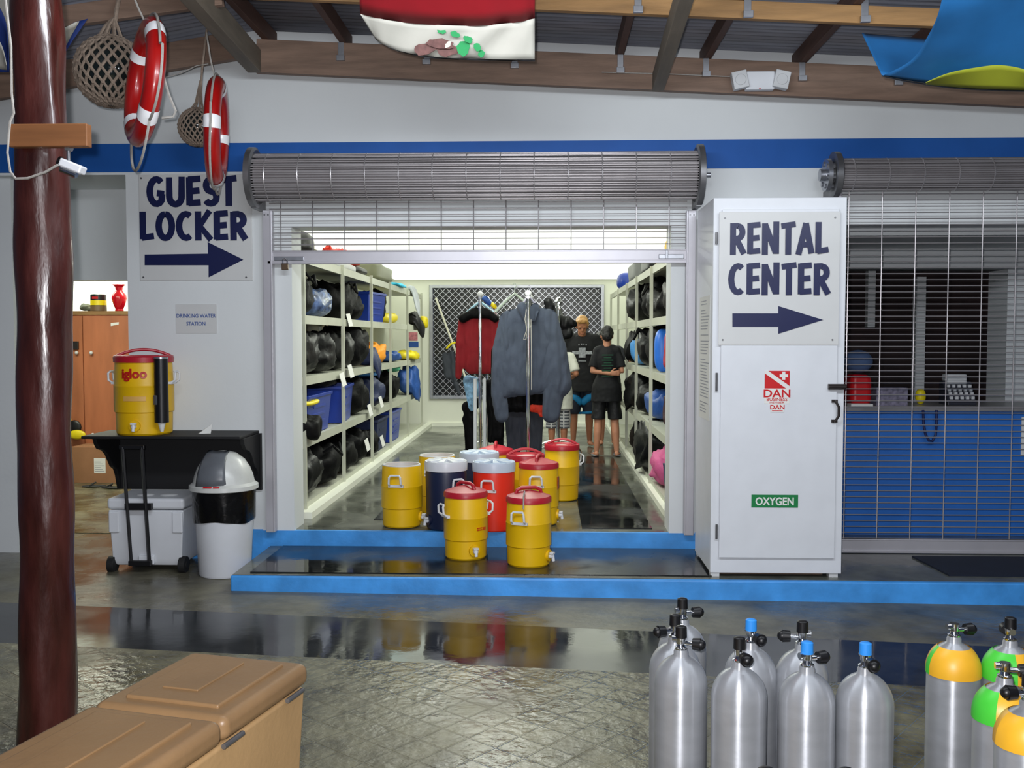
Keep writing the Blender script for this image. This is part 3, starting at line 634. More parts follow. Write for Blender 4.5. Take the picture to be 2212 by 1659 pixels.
# ================================================================ signs on the pier
def mk(x0, x1, y0, y1, Y): a = P(x0, y1, Y); b_ = P(x1, y0, Y); return a.x, b_.x, a.z, b_.z
X0, X1, Z0, Z1 = mk(303, 543, 376, 606, YF-.012)
t = thing('wall_sign', 'white GUEST LOCKER sign with navy arrow on the pier', 'sign', ((X0+X1)/2, YF, Z0)); og = Vector(((X0+X1)/2, YF, Z0))
g = G(); g.box(X0, X1, YF-.010, YF, Z0, Z1); lb_(g, 'board', M_sign, t, og, smooth=False, bevel=.002)
def put(fn, name, m, par, org, **k): g = G(); fn(g); return lb_(g, name, m, par, org, **k)
a, b_, c, d_ = mk(319, 511, 381, 446, YF-.012); put(lambda g: brush(g, 'GUEST', a, c, b_-a, d_-c, YF-.0105), 'lettering', M_navy, t, og, smooth=False)
a, b_, c, d_ = mk(302, 534, 456, 520, YF-.012); put(lambda g: brush(g, 'LOCKER', a, c, b_-a, d_-c, YF-.0105), 'lettering', M_navy, t, og, smooth=False)
def arrow(px, Y):                                   # outline from photo pixels
    q = [P(u, v, Y) for u, v in px]; return lambda g: g.poly([(p.x, p.z) for p in q], FM(0, Y, 0), .004)
put(arrow([(313, 550), (450, 548), (449, 523), (526, 561), (451, 599), (451, 573), (313, 573)][::-1], YF-.0105), 'arrow', M_navy, t, og, smooth=False)
def screws(pts, Y, par, org):
    for u, v in pts:
        g = G(); p = P(u, v, Y); g.cyl((p.x, Y, p.z), (p.x, Y-.006, p.z), .007, n=12); lb_(g, 'screw', M_galvd, par, org)
screws([(305, 385), (310, 599), (532, 599)], YF-.010, t, og)
X0, X1, Z0, Z1 = mk(381, 468, 657, 720, YF)
t = thing('wall_sign', 'small pale DRINKING WATER STATION sign on the pier', 'sign', ((X0+X1)/2, YF, Z0)); og = Vector(((X0+X1)/2, YF, Z0))
g = G(); g.box(X0, X1, YF-.005, YF, Z0, Z1); lb_(g, 'board', M_sign, t, og, smooth=False)
def f(g):
    p = P(424, 686, YF); text_g(g, 'DRINKING WATER', .042, FM(p.x, YF-.005, p.z), .0012, .0005, sx=.88); p = P(424, 703, YF); text_g(g, 'STATION', .042, FM(p.x, YF-.005, p.z), .0012, .0005, sx=.88)
put(f, 'lettering', mat('faded blue ink', (70, 92, 150), .5), t, og, smooth=False)
# ================================================================ oxygen cabinet
YC = 6.79; X0, X1, Z0, Z1 = mk(1534, 1830, 426, 1237, YC)
og = Vector(((X0+X1)/2, YC, SZ+.004)); t = thing('equipment_cabinet', 'tall white cabinet with RENTAL CENTER and OXYGEN signs on the step', 'cabinet', og)
g = G(); g.box(X0, X1, YC+.02, YC+.7, Z0, Z1); g.box(X0, X1, YC, YC+.02, Z0, Z1); lb_(g, 'body', M_white, t, og, smooth=False, bevel=.004)
a, b_, c, d_ = mk(1552, 1812, 452, 1203, YC); 
g = G(); g.box(a, b_, YC-.02, YC, c, d_); door = lb_(g, 'door', M_white, t, og, smooth=False, bevel=.002)
for xx in (X0+.035, X1-.05):
    for yy in (YC+.03, YC+.64):
        g = G(); g.box(xx-.03, xx+.03, yy-.02, yy+.04, SZ+.004, Z0); lb_(g, 'leg', M_off, t, og, smooth=False)
YD = YC-.021
g = G(); e = mk(1551, 1815, 457, 745, YD); g.box(e[0], e[1], YD-.008, YD, e[2], e[3]); sg = lb_(g, 'sign_board', M_sign, t, og, smooth=False, bevel=.002); sg['label'] = 'board lettered RENTAL CENTER with an arrow'
a, b_, c, d_ = mk(1576, 1790, 480, 551, YD); put(lambda g: brush(g, 'RENTAL', a, c, b_-a, d_-c, YD-.0085), 'lettering', M_navy, sg, og, smooth=False)
a, b_, c, d_ = mk(1573, 1792, 568, 638, YD); put(lambda g: brush(g, 'CENTER', a, c, b_-a, d_-c, YD-.0085), 'lettering', M_navy, sg, og, smooth=False)
put(arrow([(1582, 677), (1681, 677), (1681, 661), (1778, 691), (1681, 721), (1681, 706), (1582, 706)][::-1], YD-.0085), 'arrow', M_navy, sg, og, smooth=False)
for u, v in ((1566, 471), (1804, 470), (1561, 734), (1798, 734)):
    g = G(); p = P(u, v, YD-.008); g.cyl((p.x, YD-.008, p.z), (p.x, YD-.013, p.z), .006, n=10); lb_(g, 'screw', M_galvd, sg, og)
# DAN sticker
a, b_, c, d_ = mk(1651, 1706, 801, 872, YD); g = G(); g.box(a, b_, YD-.002, YD, c, d_); st_ = lb_(g, 'sticker', M_paper, t, og, smooth=False); st_['label'] = 'white and red DAN business sticker'
zm = P(1680, 839, YD).z; L_ = b_-a
g = G(); M = FM(a, YD-.002, zm); hh = d_-zm
g.poly([(0, 0), (L_*.86, 0), (0, hh*.86)], M, .001); g.poly([(L_*.14, hh), (L_, hh), (L_, hh*.14)], M, .001); lb_(g, 'red_flag_mark', M_red, st_, og, smooth=False)
g = G(); M = FM(a+L_*.76, YD-.0032, zm+hh*.72); 
e1, e2 = .010, .028; g.poly([(-e1, -e2), (e1, -e2), (e1, -e1), (e2, -e1), (e2, e1), (e1, e1), (e1, e2), (-e1, e2), (-e1, e1), (-e2, e1), (-e2, -e1), (-e1, -e1)], M, .001)
lb_(g, 'white_cross', M_paper, st_, og, smooth=False)
g = G(); cxm = (a+b_)/2; p = P(1678, 858, YD); text_g(g, 'DAN', .075, FM(cxm, YD-.002, p.z), .0006, .0015, sx=1.15); p = P(1678, 866, YD); text_g(g, 'BUSINESS', .031, FM(cxm, YD-.002, p.z), .0006, .0004, sx=1.1); p = P(1678, 871.5, YD); text_g(g, 'MEMBER', .018, FM(cxm, YD-.002, p.z), .0006, .0, sx=1.5)
lb_(g, 'lettering', M_red, st_, og, smooth=False)
a, b_, c, d_ = mk(1664, 1694, 873, 890, YD); g = G(); g.box(a, b_, YD-.002, YD, c, d_); s2 = lb_(g, 'sticker', M_paper, t, og, smooth=False); s2['label'] = 'small DAN sticker under the larger one'
g = G(); p = P(1679, 884, YD); text_g(g, 'DAN', .042, FM((a+b_)/2, YD-.002, p.z), .0006, .001, sx=1.1); g.box(a+.01, b_-.01, YD-.003, YD-.002, c+.006, c+.012); lb_(g, 'lettering', M_red, s2, og, smooth=False)
a, b_, c, d_ = mk(1623, 1724, 1069, 1096, YD); g = G(); g.box(a, b_, YD-.002, YD, c, d_); s3 = lb_(g, 'oxygen_label', M_green, t, og, smooth=False)
g = G(); p = P(1673, 1092, YD); text_g(g, 'OXYGEN', .074, FM((a+b_)/2, YD-.002, p.z+.004), .0006, .002, sx=.86); lb_(g, 'lettering', M_paper, s3, og, smooth=False)
for yy in ((502, 528), (805, 845), (1132, 1163)):
    a, b_, c, d_ = mk(1547, 1551, yy[0], yy[1], YC); g = G(); g.cyl((a, YC-.012, c), (a, YC-.012, d_), .008, n=10); lb_(g, 'hinge', M_galvd, t, og)
a, b_, c, d_ = mk(1786, 1824, 829, 841, YC); g = G(); g.box(a, b_, YC-.045, YC-.02, c, d_); g.cyl((a, YC-.05, (c+d_)/2), (b_, YC-.05, (c+d_)/2), .01, n=10); lb_(g, 'slide_bolt', mat('dark steel', (60, 54, 52), .4, .6), t, og, bevel=.002)
a, b_, c, d_ = mk(1800, 1808, 866, 909, YC); g = G(); g.tube([(a, YC-.02, d_), (a, YC-.045, d_), (a+.02, YC-.055, (c+d_)/2+.03), (a+.02, YC-.055, (c+d_)/2-.03), (a, YC-.045, c), (a, YC-.02, c)], .009, 8); g.box(a-.02, a+.02, YC-.03, YC-.02, d_-.01, d_+.01); g.box(a-.02, a+.02, YC-.03, YC-.02, c-.01, c+.01); lb_(g, 'handle', mat('dark steel', (60, 54, 52), .4, .6), t, og)
# printed notice on the cabinet side
g = G(); zz0, zz1 = P(1515, 905, YC+.3).z, P(1515, 640, YC+.3).z; g.box(X0-.002, X0, YC+.1, YC+.56, zz0, zz1); nt_ = lb_(g, 'side_notice', M_paper, t, og, smooth=False)
g = G(); random.seed(3); z = zz1-.03
while z > zz0+.03:
    L2 = random.uniform(.2, .38)
    if random.random() > .12: g.box(X0-.003, X0-.002, YC+.5-L2, YC+.5, z-.007, z)
    z -= .022
lb_(g, 'print', mat('grey print', (150, 152, 160), .6), nt_, og, smooth=False)
g = G(); g.box(X0+.08, X1-.1, YC+.1, YC+.5, SZ+.004, SZ+.05); tag(g.build('wooden_plank', M_wood, smooth=False), 'brown plank lying under the white cabinet', 'plank')
# ================================================================ things standing at the left
# trash can
p = PZ(470, 1250, .03); p.y += .17; t = thing('trash_can', 'white domed swing-lid trash can with black liner beside the step', 'trash can', p); t.scale = (.93, .93, .97)
g = G(); g.lathe([(0, 0), (.195, 0), (.203, .015), (.235, .62), (.232, .62), (.2, .03), (0, .03)], 40); g.build('bin_body', M_white, t)
g = G(); g.lathe([(.2325, .42), (.238, .44), (.2445, .64), (.245, .67), (.225, .67)], 48)
g.v = [q+Vector((q.x, q.y, 0)).normalized()*.006*math.sin(9*math.atan2(q.y, q.x)+q.z*30)*(1 if q.z < .5 else .3)+Vector((0, 0, .012*math.sin(3*math.atan2(q.y, q.x)) if q.z < .43 else 0)) for q in g.v]; g.build('bin_liner', mat('black bin liner', (10, 10, 12), .25, bump=.6, bscale=14, var=.2), t)
g = G(); g.lathe([(.262, .655), (.27, .66), (.268, .69), (.24, .71), (.228, .76), (.205, .82), (.165, .88), (.1, .93), (.04, .947), (0, .95)], 48); dm = g.build('dome_lid', mat('pale grey white plastic', (206, 208, 204), .28), t)
g = G(); vs = []; n1 = 10; prof = [(.235, .70), (.232, .76), (.211, .82), (.171, .88), (.107, .933), (.05, .952)]
for i, (rr, z) in enumerate(prof):
    for j in range(n1+1):
        a = R(-112)+(j/n1-.5)*R(58)*(1+.0*i) if False else 0
        w_ = .085+.008*(5-i); x = -.012-w_+2*w_*j/n1; y = -math.sqrt(max(0, (rr+.012)**2-x*x)) if abs(x) < rr else 0
        vs.append((x-.02, y, z))
fs = [(i*(n1+1)+j, i*(n1+1)+j+1, (i+1)*(n1+1)+j+1, (i+1)*(n1+1)+j) for i in range(len(prof)-1) for j in range(n1)]
g.add(vs, fs); o = g.build('swing_flap', mat('slate grey plastic', (98, 102, 108), .35), dm); md = o.modifiers.new('t', 'SOLIDIFY'); md.thickness = .006
g = G(); g.add([(-.08, -.262, .694), (-.01, -.268, .694), (-.01, -.258, .704), (-.08, -.252, .704), (.0, -.268, .694), (.05, -.262, .694), (.05, -.252, .704), (.0, -.258, .704)], [(0, 1, 2, 3), (4, 5, 6, 7)]); g.build('small_label', M_red, dm, smooth=False)
# wheeled cool box with black trolley handle
p = PZ(318, 1236, .03); p.y += .0; t = thing('wheeled_ice_chest', 'white wheeled ice chest with black trolley handle under the wall shelf', 'ice chest', p)
g = G(); vs = []
for z, w_, d0, d1 in ((.045, .245, .03, .42), (.10, .262, 0, .44), (.47, .285, -.01, .47)): vs += [(-w_, d0, z), (w_, d0, z), (w_, min(d1,.40), z), (-w_, min(d1,.40), z)]
g.add(vs, [(3, 2, 1, 0), (8, 9, 10, 11)]+[(4*k+i, 4*k+(i+1) % 4, 4*k+4+(i+1) % 4, 4*k+4+i) for k in (0, 1) for i in range(4)]); g.box(-.06, .06, -.02, .02, .06, .13); g.box(-.28, -.2, -.022, .0, .3, .46); g.box(.2, .28, -.022, .0, .3, .46); g.build('chest_body', M_white, t, smooth=False, bevel=.018, seg=3)
g = G(); g.box(-.292, .292, -.02, .41, .475, .56); g.build('lid', M_white, t, smooth=False, bevel=.025, seg=3)
for xx in (-.06, .12):
    g = G(); g.ell((xx, .14, .562), (.07, .055, .012), 24, 6); g.build('cup_holder', M_off, t)
for s in (-1, 1):
    g = G(); g.cyl((s*.245, .02, .055), (s*.295, .02, .055), .062, n=28); g.cyl((s*.295, .02, .055), (s*.3, .02, .055), .03, n=18); g.build('wheel', M_rubber, t, bevel=.006)
g = G()
for s in (-1, 1): g.beam((s*.068-.03, -.05, .07), (s*.072-.065, -.075, .95), .036, .022)
g.box(-.135, .07, -.07, -.035, .50-.02, .53); g.box(-.115, .055, -.07, -.03, .06, .1); g.beam((-.16, -.075, .95), (.03, -.075, .95), .03, .03); g.build('trolley_handle', M_black, t, smooth=False, bevel=.005)
# ================================================================ log post with block and lamp
p = PZ(98, 1605, .03)
kx = p.y/4.3
pts = []; rs = []
for i, (cx, hw, yy) in enumerate(((100, 60, 1605), (102, 60, 1500), (103, 58, 1300), (101, 56, 1150), (98, 57, 1000), (97, 56, 850), (95, 55, 700), (96, 57, 560), (93, 57, 430), (92, 55, 330), (88, 53, 200), (82, 55, 90), (78, 50, -10), (76, 50, -200))):
    q = P(cx, yy, p.y); pts.append(q); rs.append(hw/F*p.y*1.0)
g = G(); n = 40; P_ = []; Rr = []
for i in range(len(pts)-1):
    for j in range(6):
        f_ = j/6; P_.append(pts[i].lerp(pts[i+1], f_)); Rr.append(rs[i]*(1-f_)+rs[i+1]*f_)
P_.append(pts[-1]); Rr.append(rs[-1])
g.tube(P_, .1, n, rs=Rr)
g.v = [q+Vector((math.sin(k_*2*PI/n), math.cos(k_*2*PI/n), 0))*0+(Vector((q.x-P_[k_//n].x, q.y-P_[k_//n].y, 0)).normalized()*.013*noise.noise(Vector((q.x*9, q.y*9, q.z*3))) if k_ < len(P_)*n else Vector()) for k_, q in enumerate(g.v)]
post = tag(g.build('log_post', M_log, angle=60), 'varnished dark brown tree-trunk post at the left edge', 'post')
yp = p.y
def nb(pxl, Y): return P(pxl[0], pxl[1], Y)
a, b_, c, d_ = mk(18, 187, 266, 317, yp-.16)
g = G(); g.box(a, b_, yp-.16, yp-.115, c, d_); tag(g.build('wooden_block', mat('orange brown planed wood', (124, 80, 46), .5, var=.15, scale=3, stretch=(1, 8, 8)), smooth=False, bevel=.004), 'orange brown wooden block nailed across the log post', 'block')
q = P(155, 362, yp-.12)
t = thing('security_camera', 'small silver and white camera hanging under the wooden block', 'camera', q); s = .11
g = G(); g.cyl((-.012, 0, .085), (-.012, 0, .02), .008, n=12); g.cyl((-.02, 0, .085), (.0, 0, .085), .02, n=12); g.build('bracket', M_galv, t)
M = Matrix.Rotation(R(22), 4, 'Y')
g = G(); g.box(-.045, .05, -.028, .028, -.012, .022, M); g.build('housing', M_white, t, smooth=False, bevel=.006)
g = G(); g.cyl(M @ Vector((-.04, -.0, -.022)), M @ Vector((.03, -.0, -.022)), .014, n=16); g.build('lens_barrel', M_chrome, t)
g = G(); g.cyl(M @ Vector((-.05, 0, .004)), M @ Vector((-.058, 0, .004)), .022, n=16); g.build('rear_cap', M_black, t)
g = G(); pl_ = [P(u, v, yp-.165) for u, v in ((125, 356), (98, 372), (60, 385), (34, 386), (22, 370), (16, 330), (19, 290), (22, 262), (30, 245))]+[P(u, v, yp-.15) for u, v in ((25, 200), (24, 100), (12, 0), (5, -60))]
g.tube(pl_, .005, 6); tag(g.build('power_cable', M_ropew), 'grey cable running up the left side of the log post', 'cable')
# ================================================================ tan insulated bin, foreground left
zt_ = .74
A = PZ(428, 1390, zt_); B = PZ(657, 1430, zt_); Cc = PZ(0, 1622, zt_); D_ = PZ(316, 1643, zt_)
dirn = ((Cc-A).normalized()+(D_-B).normalized()).normalized(); side = Vector((-dirn.y, dirn.x, 0))
wd = (B-A).dot(side); 
if wd < 0: side = -side; wd = -wd
org = (A+B)/2; ang = math.atan2(-dirn.y, -dirn.x)-PI/2
far = org; Lb = 1.9
t = thing('insulated_bin', 'large tan plastic bin with two hinged lid panels in the foreground', 'bin', (far+dirn*Lb/2)*1-Vector((0, 0, zt_)), ang)
hw = wd/2; H = zt_-.0
def bx(g, x0, x1, y0, y1, z0, z1): g.box(x0, x1, y0, y1, z0, z1)
g = G(); vs = []
for z, q in ((0, -.03), (H-.09, 0)): vs += [(-hw+.012-q*-1, -Lb/2+.01, z), (hw-.012+q, -Lb/2+.01, z), (hw-.012+q, Lb/2-.01+q, z), (-hw+.012-q, Lb/2-.01+q, z)]
g.add(vs, [(3, 2, 1, 0), (4, 5, 6, 7), (0, 1, 5, 4), (1, 2, 6, 5), (2, 3, 7, 6), (3, 0, 4, 7)])
g.box(hw-.02, hw+.004, Lb/2-.3, Lb/2-.27, .0, H-.3); g.box(hw-.02, hw+.004, Lb/2-.75, Lb/2-.71, .0, H-.34)
g.build('bin_body', M_tan, t, smooth=False, bevel=.03, seg=3)
for k, (ya, yb_) in enumerate(((Lb/2-.50, Lb/2), (-Lb/2, Lb/2-.505))):
    g = G(); g.box(-hw, hw, ya, yb_, H-.085, H-.012); o = g.build('lid_panel', M_tanlid, t, smooth=False, bevel=.028, seg=4)
    g = G(); g.box(-hw+.07, hw-.06, ya+.06, yb_-.06, H-.02, H-.002); g.build('raised_panel', M_tanlid, o, smooth=False, bevel=.007, seg=3)
    g = G(); g.box(-hw+.14, hw-.18, ya+.14, yb_-.1, H-.004, H+.003); g.build('centre_panel', M_tanlid, o, smooth=False, bevel=.003)
for y_ in (Lb/2-.10, Lb/2-.46):
    g = G(); g.cyl((hw+.0, y_-.05, H-.088), (hw+.0, y_+.05, H-.088), .008, n=10); g.build('hinge_pin', M_galvd, t)
# ================================================================ scuba tanks
def tank(label, px, ny, cap_c, kdir, paint=None, z_n=.68, grp='bare aluminium tanks', ktilt=0, capoff=True):
    p = PZ(px, ny, z_n); z0 = gz(p.x)
    t = thing('scuba_tank', label, 'tank', (p.x, p.y, z0), 0, grp); r = .094; H = z_n-z0
    hs = H-.125
    pr = [(0, 0), (r-.012, 0), (r, .02), (r, hs)]+[(r*math.cos(a), hs+.105*math.sin(a)) for a in [R(10*k) for k in range(1, 8)]]+[(.026, H-.02), (.026, H-.008), (.022, H), (0, H)]
    g = G(); g.lathe(pr, 40); g.build('cylinder', M_tank, t, angle=50)
    if paint:
        def band(a0, a1, m):
            g = G(); vs = []; n = 16
            pf = [(r+.0035, hs-.015)]+[((r+.0035)*math.cos(a), hs+.1085*math.sin(a)) for a in [R(9*k) for k in range(0, 7)]]
            for i in range(n+1):
                an = R(a0+(a1-a0)*i/n)
                for rr, z in pf: vs.append((rr*math.cos(an), rr*math.sin(an), z))
            m_ = len(pf); g.add(vs, [(i*m_+k, (i+1)*m_+k, (i+1)*m_+k+1, i*m_+k+1) for i in range(n) for k in range(m_-1)]); g.build('painted_band', m, t)
        for a0, a1, m in paint: band(a0, a1, m)
    H0 = H; H = H0-.012
    g = G(); g.lathe([(.021, H0-.002), (.023, H0+.006), (.016, H0+.01), (.014, H+.03), (.017, H+.035), (.017, H+.06), (0, H+.06)], 20)
    kd = Vector((math.cos(R(kdir)), math.sin(R(kdir)), 0)); g.cyl(Vector((0, 0, H+.036)), Vector((0, 0, H+.036))+kd*.045, .009, n=12)
    g.cyl(Vector((0, 0, H+.048))-kd*.03, Vector((0, 0, H+.048)), .012, n=12); v = g.build('valve', M_chrome, t)
    g = G(); kc = Vector((0, 0, H+.036)); g.cyl(kc+kd*.042, kc+kd*.07, .020, .023, 14); g.ell(kc+kd*.07, .019, 14, 8); g.build('valve_knob', M_black, v)
    if cap_c:
        g = G(); g.cyl((0, 0, H+.055), (0, 0, H+.092), .021, .020, 18); g.ell((0, 0, H+.09), (.020, .020, .008), 18, 8); g.build('dust_cap', cap_c, v)
    return t
M_bcap = mat('light blue rubber cap', (44, 140, 226), .45)
Y_ = mat('orange yellow tank paint', (234, 176, 44), .4); G_ = mat('bright green tank paint', (70, 200, 60), .4)
tank('bare aluminium tank with a black cap, front row, leftmost', 1471, 1402, M_black, -20)
tank('bare aluminium front-row tank, second from left, black knob facing out', 1597, 1428, M_black, -80)
tank('bare aluminium tank in the front row, blue cap, half hiding a black-capped one', 1743, 1438, M_bcap, 20)
tank('bare aluminium tank with a blue cap, rightmost and standing apart', 1869, 1440, M_bcap, -85)
tank('bare aluminium tank at the back of the left column, tallest black cap', 1474, 1337, M_black, 12)
tank('bare aluminium tank between the front and rear ones of the left column', 1458, 1375, M_black, 200)
tank('bare aluminium tank in the back row with a blue cap', 1622, 1386, M_bcap, -70)
tank('bare aluminium tank in the back row, black cap, knob pointing left', 1733, 1390, M_black, 170)
tank('aluminium tank with a wide orange-yellow shoulder band and no cap', 2061, 1374, None, 10, [(-170, -10, Y_), (170, 190, G_), (-10, 170, Y_)], grp='banded nitrox tanks')
tank('aluminium tank with green and orange-yellow shoulder band, at the right edge behind', 2182, 1382, M_black, 80, [(-260, -98, G_), (-98, 100, Y_)], grp='banded nitrox tanks')
tank('aluminium tank with green and orange shoulder, in front of the other green-banded one', 2170, 1462, None, -10, [(-230, -128, G_), (-128, 130, Y_)], grp='banded nitrox tanks')
tank('aluminium tank with orange-yellow shoulder cut by the right edge', 2222, 1512, M_black, 185, [(-180, 180, Y_)], grp='banded nitrox tanks')
for q, yy, wh in ((1655, 1733, 'between two front tanks'), (1828, 1735, 'below the rightmost blue-capped tank')):
    tank('tank whose black cap just shows at the bottom edge, '+wh, q, yy, M_black, -90)
# ================================================================ hanging buoys
def life_ring(label, cx, cy, Y, Ro, tube, yaw, tilt, bands, ropesag):
    c = P(cx, cy, Y); t = thing('life_ring', label, 'life ring', c, 0, 'hanging red life rings'); t.rotation_euler = (R(tilt), 0, R(yaw))
    Rm = Ro-tube; g = G(); N1, N2 = 56, 18; vs = []
    for i in range(N1):
        a = 2*PI*i/N1
        for j in range(N2):
            b = 2*PI*j/N2; rr = Rm+tube*math.cos(b); vs.append((rr*math.cos(a), tube*.8*math.sin(b), rr*math.sin(a)))
    g.add(vs, [(i*N2+j, ((i+1) % N1)*N2+j, ((i+1) % N1)*N2+(j+1) % N2, i*N2+(j+1) % N2) for i in range(N1) for j in range(N2)]); g.build('ring', M_ring, t)
    for a0 in bands:
        g = G(); vs = []
        for i in range(7):
            a = R(a0-7+14*i/6)
            for j in range(N2):
                b = 2*PI*j/N2; rr = Rm+(tube+.003)*math.cos(b); vs.append((rr*math.cos(a), (tube*.8+.003)*math.sin(b), rr*math.sin(a)))
        g.add(vs, [(i*N2+j, (i+1)*N2+j, (i+1)*N2+(j+1) % N2, i*N2+(j+1) % N2) for i in range(6) for j in range(N2)]); g.build('reflective_band', M_band, t)
    g = G(); pts = []
    for k in range(64):
        a = 2*PI*k/64; s = abs(math.sin(2*(a-R(bands[0])))); rr = Ro+.01+s*ropesag*(1 if math.sin(a) < .3 else .35); pts.append((rr*math.cos(a), -.0, rr*math.sin(a)-s*ropesag*.3))
    g.tube(pts, .008, 6, True); g.build('grab_rope', M_ropew, t)
    return t, c
Yb = 5.75
life_ring('large red life ring with bright bands, higher one beside the big net float', 312, 178, Yb, .375, .068, 123, 6, (45, 135, 225, 315), .10)
life_ring('red life ring seen almost edge-on, lower one before the GUEST sign', 468, 285, 6.75, .37, .068, 103, 2, (0, 90, 180, 270), .06)
def net_float(label, cx, cy, Y, rad, topx, topy):
    c = P(cx, cy, Y); t = thing('net_float', label, 'float', c, 0, 'glass floats in rope nets')
    g = G(); g.ell((0, 0, 0), rad, 32, 20); g.build('glass_ball', M_glass, t)
    g = G(); n = 20; m = 13
    def pt(i, j):
        th = R(12)+(PI-R(24))*j/m; a = 2*PI*(i+(.5 if j % 2 else 0))/n; r_ = rad*1.03; return Vector((r_*math.sin(th)*math.cos(a), r_*math.sin(th)*math.sin(a), r_*math.cos(th)))
    rr = rad*.045
    for j in range(m):
        for i in range(n):
            a = pt(i, j); b = pt(i, j+1); c2 = pt(i-1 if j % 2 == 0 else i+1, j+1)
            g.cyl(a, b, rr, n=6, cap=False); g.cyl(a, c2, rr, n=6, cap=False); g.ell(a, rr*1.5, 6, 4)
    tp = P(topx, topy, Y)-c; tl = Vector((0, 0, rad*1.0))
    for k in range(8):
        a = 2*PI*k/8; e = Vector((rad*.35*math.cos(a), rad*.35*math.sin(a), rad*.96)); g.tube([e, e*.5+Vector((tp.x*.12, 0, rad*.85)), Vector((tp.x*.3, 0, rad+ (tp.z-rad)*.35))], rr*1.1, 6)
    g.build('rope_net', M_rope, t)
    g = G(); g.tube([(tp.x*.2, 0, rad*1.0), (tp.x*.5, 0, (rad+tp.z)/2), tuple(tp)], rr*1.4, 8); g.build('hanging_rope', M_rope, t)
net_float('big dark glass float in a knotted rope net, left of the red life ring', 240, 155, Yb+.45, .21, 265, -40)
net_float('small dark glass float in a rope net, beside the lower life ring', 427, 275, 7.05, .13, 447, 60)
def rope(label, pts, r=.006): g = G(); g.tube(pts, r, 6); tag(g.build('rope', M_ropew), label, 'rope')
rope('cord holding the higher life ring up to the roof', [P(312, 45, Yb), P(300, 20, Yb), P(280, -30, Yb)])
rope('cord holding the lower life ring under the ridge', [P(466, 175, 6.75), P(455, 130, 6.75), P(446, 70, 6.75)])
rope('grey line looping off the higher life ring', [P(u, v, Yb-.12) for u, v in ((330, 60), (345, 110), (352, 160), (365, 205), (380, 240), (374, 252), (350, 255))], .0075)
rope('thin line strung between the net float and the rafter', [P(u, v, 6.9) for u, v in ((355, 168), (390, 158), (425, 142), (450, 138))], .003)
# ================================================================ flags slung under the roof
def cloth(name, label, rows, m, group='flags under the roof', th=.002):
    """rows: list of rows of 3-D points"""
    g = G(); n = len(rows[0]); vs = [p for r_ in rows for p in r_]
    g.add(vs, [(i*n+j, i*n+j+1, (i+1)*n+j+1, (i+1)*n+j) for i in range(len(rows)-1) for j in range(n-1)])
    return g
def lerp(a, b, t): return a+(b-a)*t
def edge(pts, t):                                  # point on a pixel polyline by fraction of x-range
    k = t*(len(pts)-1); i = min(int(k), len(pts)-2); f = k-i; return (lerp(pts[i][0], pts[i+1][0], f), lerp(pts[i][1], pts[i+1][1], f))
def smoothpoly(pts, n=24):
    out = []
    m = len(pts)
    for k in range(n+1):
        t = k/n*(m-1); i = min(int(t), m-2); f = t-i
        p0 = pts[max(i-1, 0)]; p1 = pts[i]; p2 = pts[i+1]; p3 = pts[min(i+2, m-1)]
        out.append(tuple(.5*((2*p1[d])+(-p0[d]+p2[d])*f+(2*p0[d]-5*p1[d]+4*p2[d]-p3[d])*f*f+(-p0[d]+3*p1[d]-3*p2[d]+p3[d])*f**3) for d in range(2)))
    return out
Yf = 5.6
def panel(top, bot, Y0, Y1, nr, mt, name, par, org, wrinkle=.012, sub=None):
    n = 28; T = smoothpoly(top, n); B_ = smoothpoly(bot, n); rows = []
    for i in range(nr+1):
        f = i/nr; r_ = []
        for j in range(n+1):
            u, v = lerp(T[j][0], B_[j][0], f), lerp(T[j][1], B_[j][1], f); Y = lerp(Y0, Y1, f)+wrinkle*math.sin(j*.9+f*2)
            r_.append(P(u, v, Y)-org)
        rows.append(r_)
    g = cloth('', '', rows, mt); o = g.build(name, mt, par); md = o.modifiers.new('t', 'SOLIDIFY'); md.thickness = .003; md.offset = 0
    return o
M_fred = mat('red flag nylon', (158, 14, 30), .7, var=.06); M_fwhite = mat('off white flag nylon', (186, 184, 174), .75, var=.04)
c0 = P(965, 60, Yf); t = thing('hanging_flag', 'red and white flag with a brown and green crest, hung under the roof centre', 'flag', c0, 0, 'flags under the roof')
panel([(770, -190), (870, -190), (1060, -190), (1157, -190)], [(778, 30), (860, 47), (1000, 56), (1100, 50), (1155, 40)], 4.8, Yf, 8, M_fred, 'red_panel', t, c0)
panel([(778, 30), (860, 47), (1000, 56), (1100, 50), (1155, 40)], [(812, 85), (850, 106), (930, 122), (1040, 127), (1155, 129)], Yf, Yf+.12, 6, M_fwhite, 'white_panel', t, c0)
panel([(812, 85), (850, 106), (930, 122), (1040, 127), (1155, 129)], [(816, 88), (856, 109), (932, 125), (1042, 130), (1156, 132)], Yf+.12, Yf+.14, 1, M_black, 'dark_hem', t, c0)
def blob(cx, cy, rx, ry, rot, m, name, par, org, Y, seed):
    random.seed(seed); g = G(); pts = []
    for k in range(16):
        a = 2*PI*k/16; q = 1+random.uniform(-.16, .16); u = rx*q*math.cos(a); v = ry*q*math.sin(a)
        p = P(cx+u*math.cos(rot)-v*math.sin(rot), cy+u*math.sin(rot)+v*math.cos(rot), Y)-org; pts.append(p)
    vs = pts+[p+Vector((0, .004, 0)) for p in pts]; n = 16
    g.add(vs, [tuple(range(n)), tuple(range(2*n-1, n-1, -1))]+[(i, (i+1) % n, n+(i+1) % n, n+i) for i in range(n)]); return g.build(name, m, par, smooth=False)
M_crb = mat('brown crest print', (104, 72, 68), .8, var=.25, scale=30); M_crg = mat('green crest print', (36, 140, 80), .8)
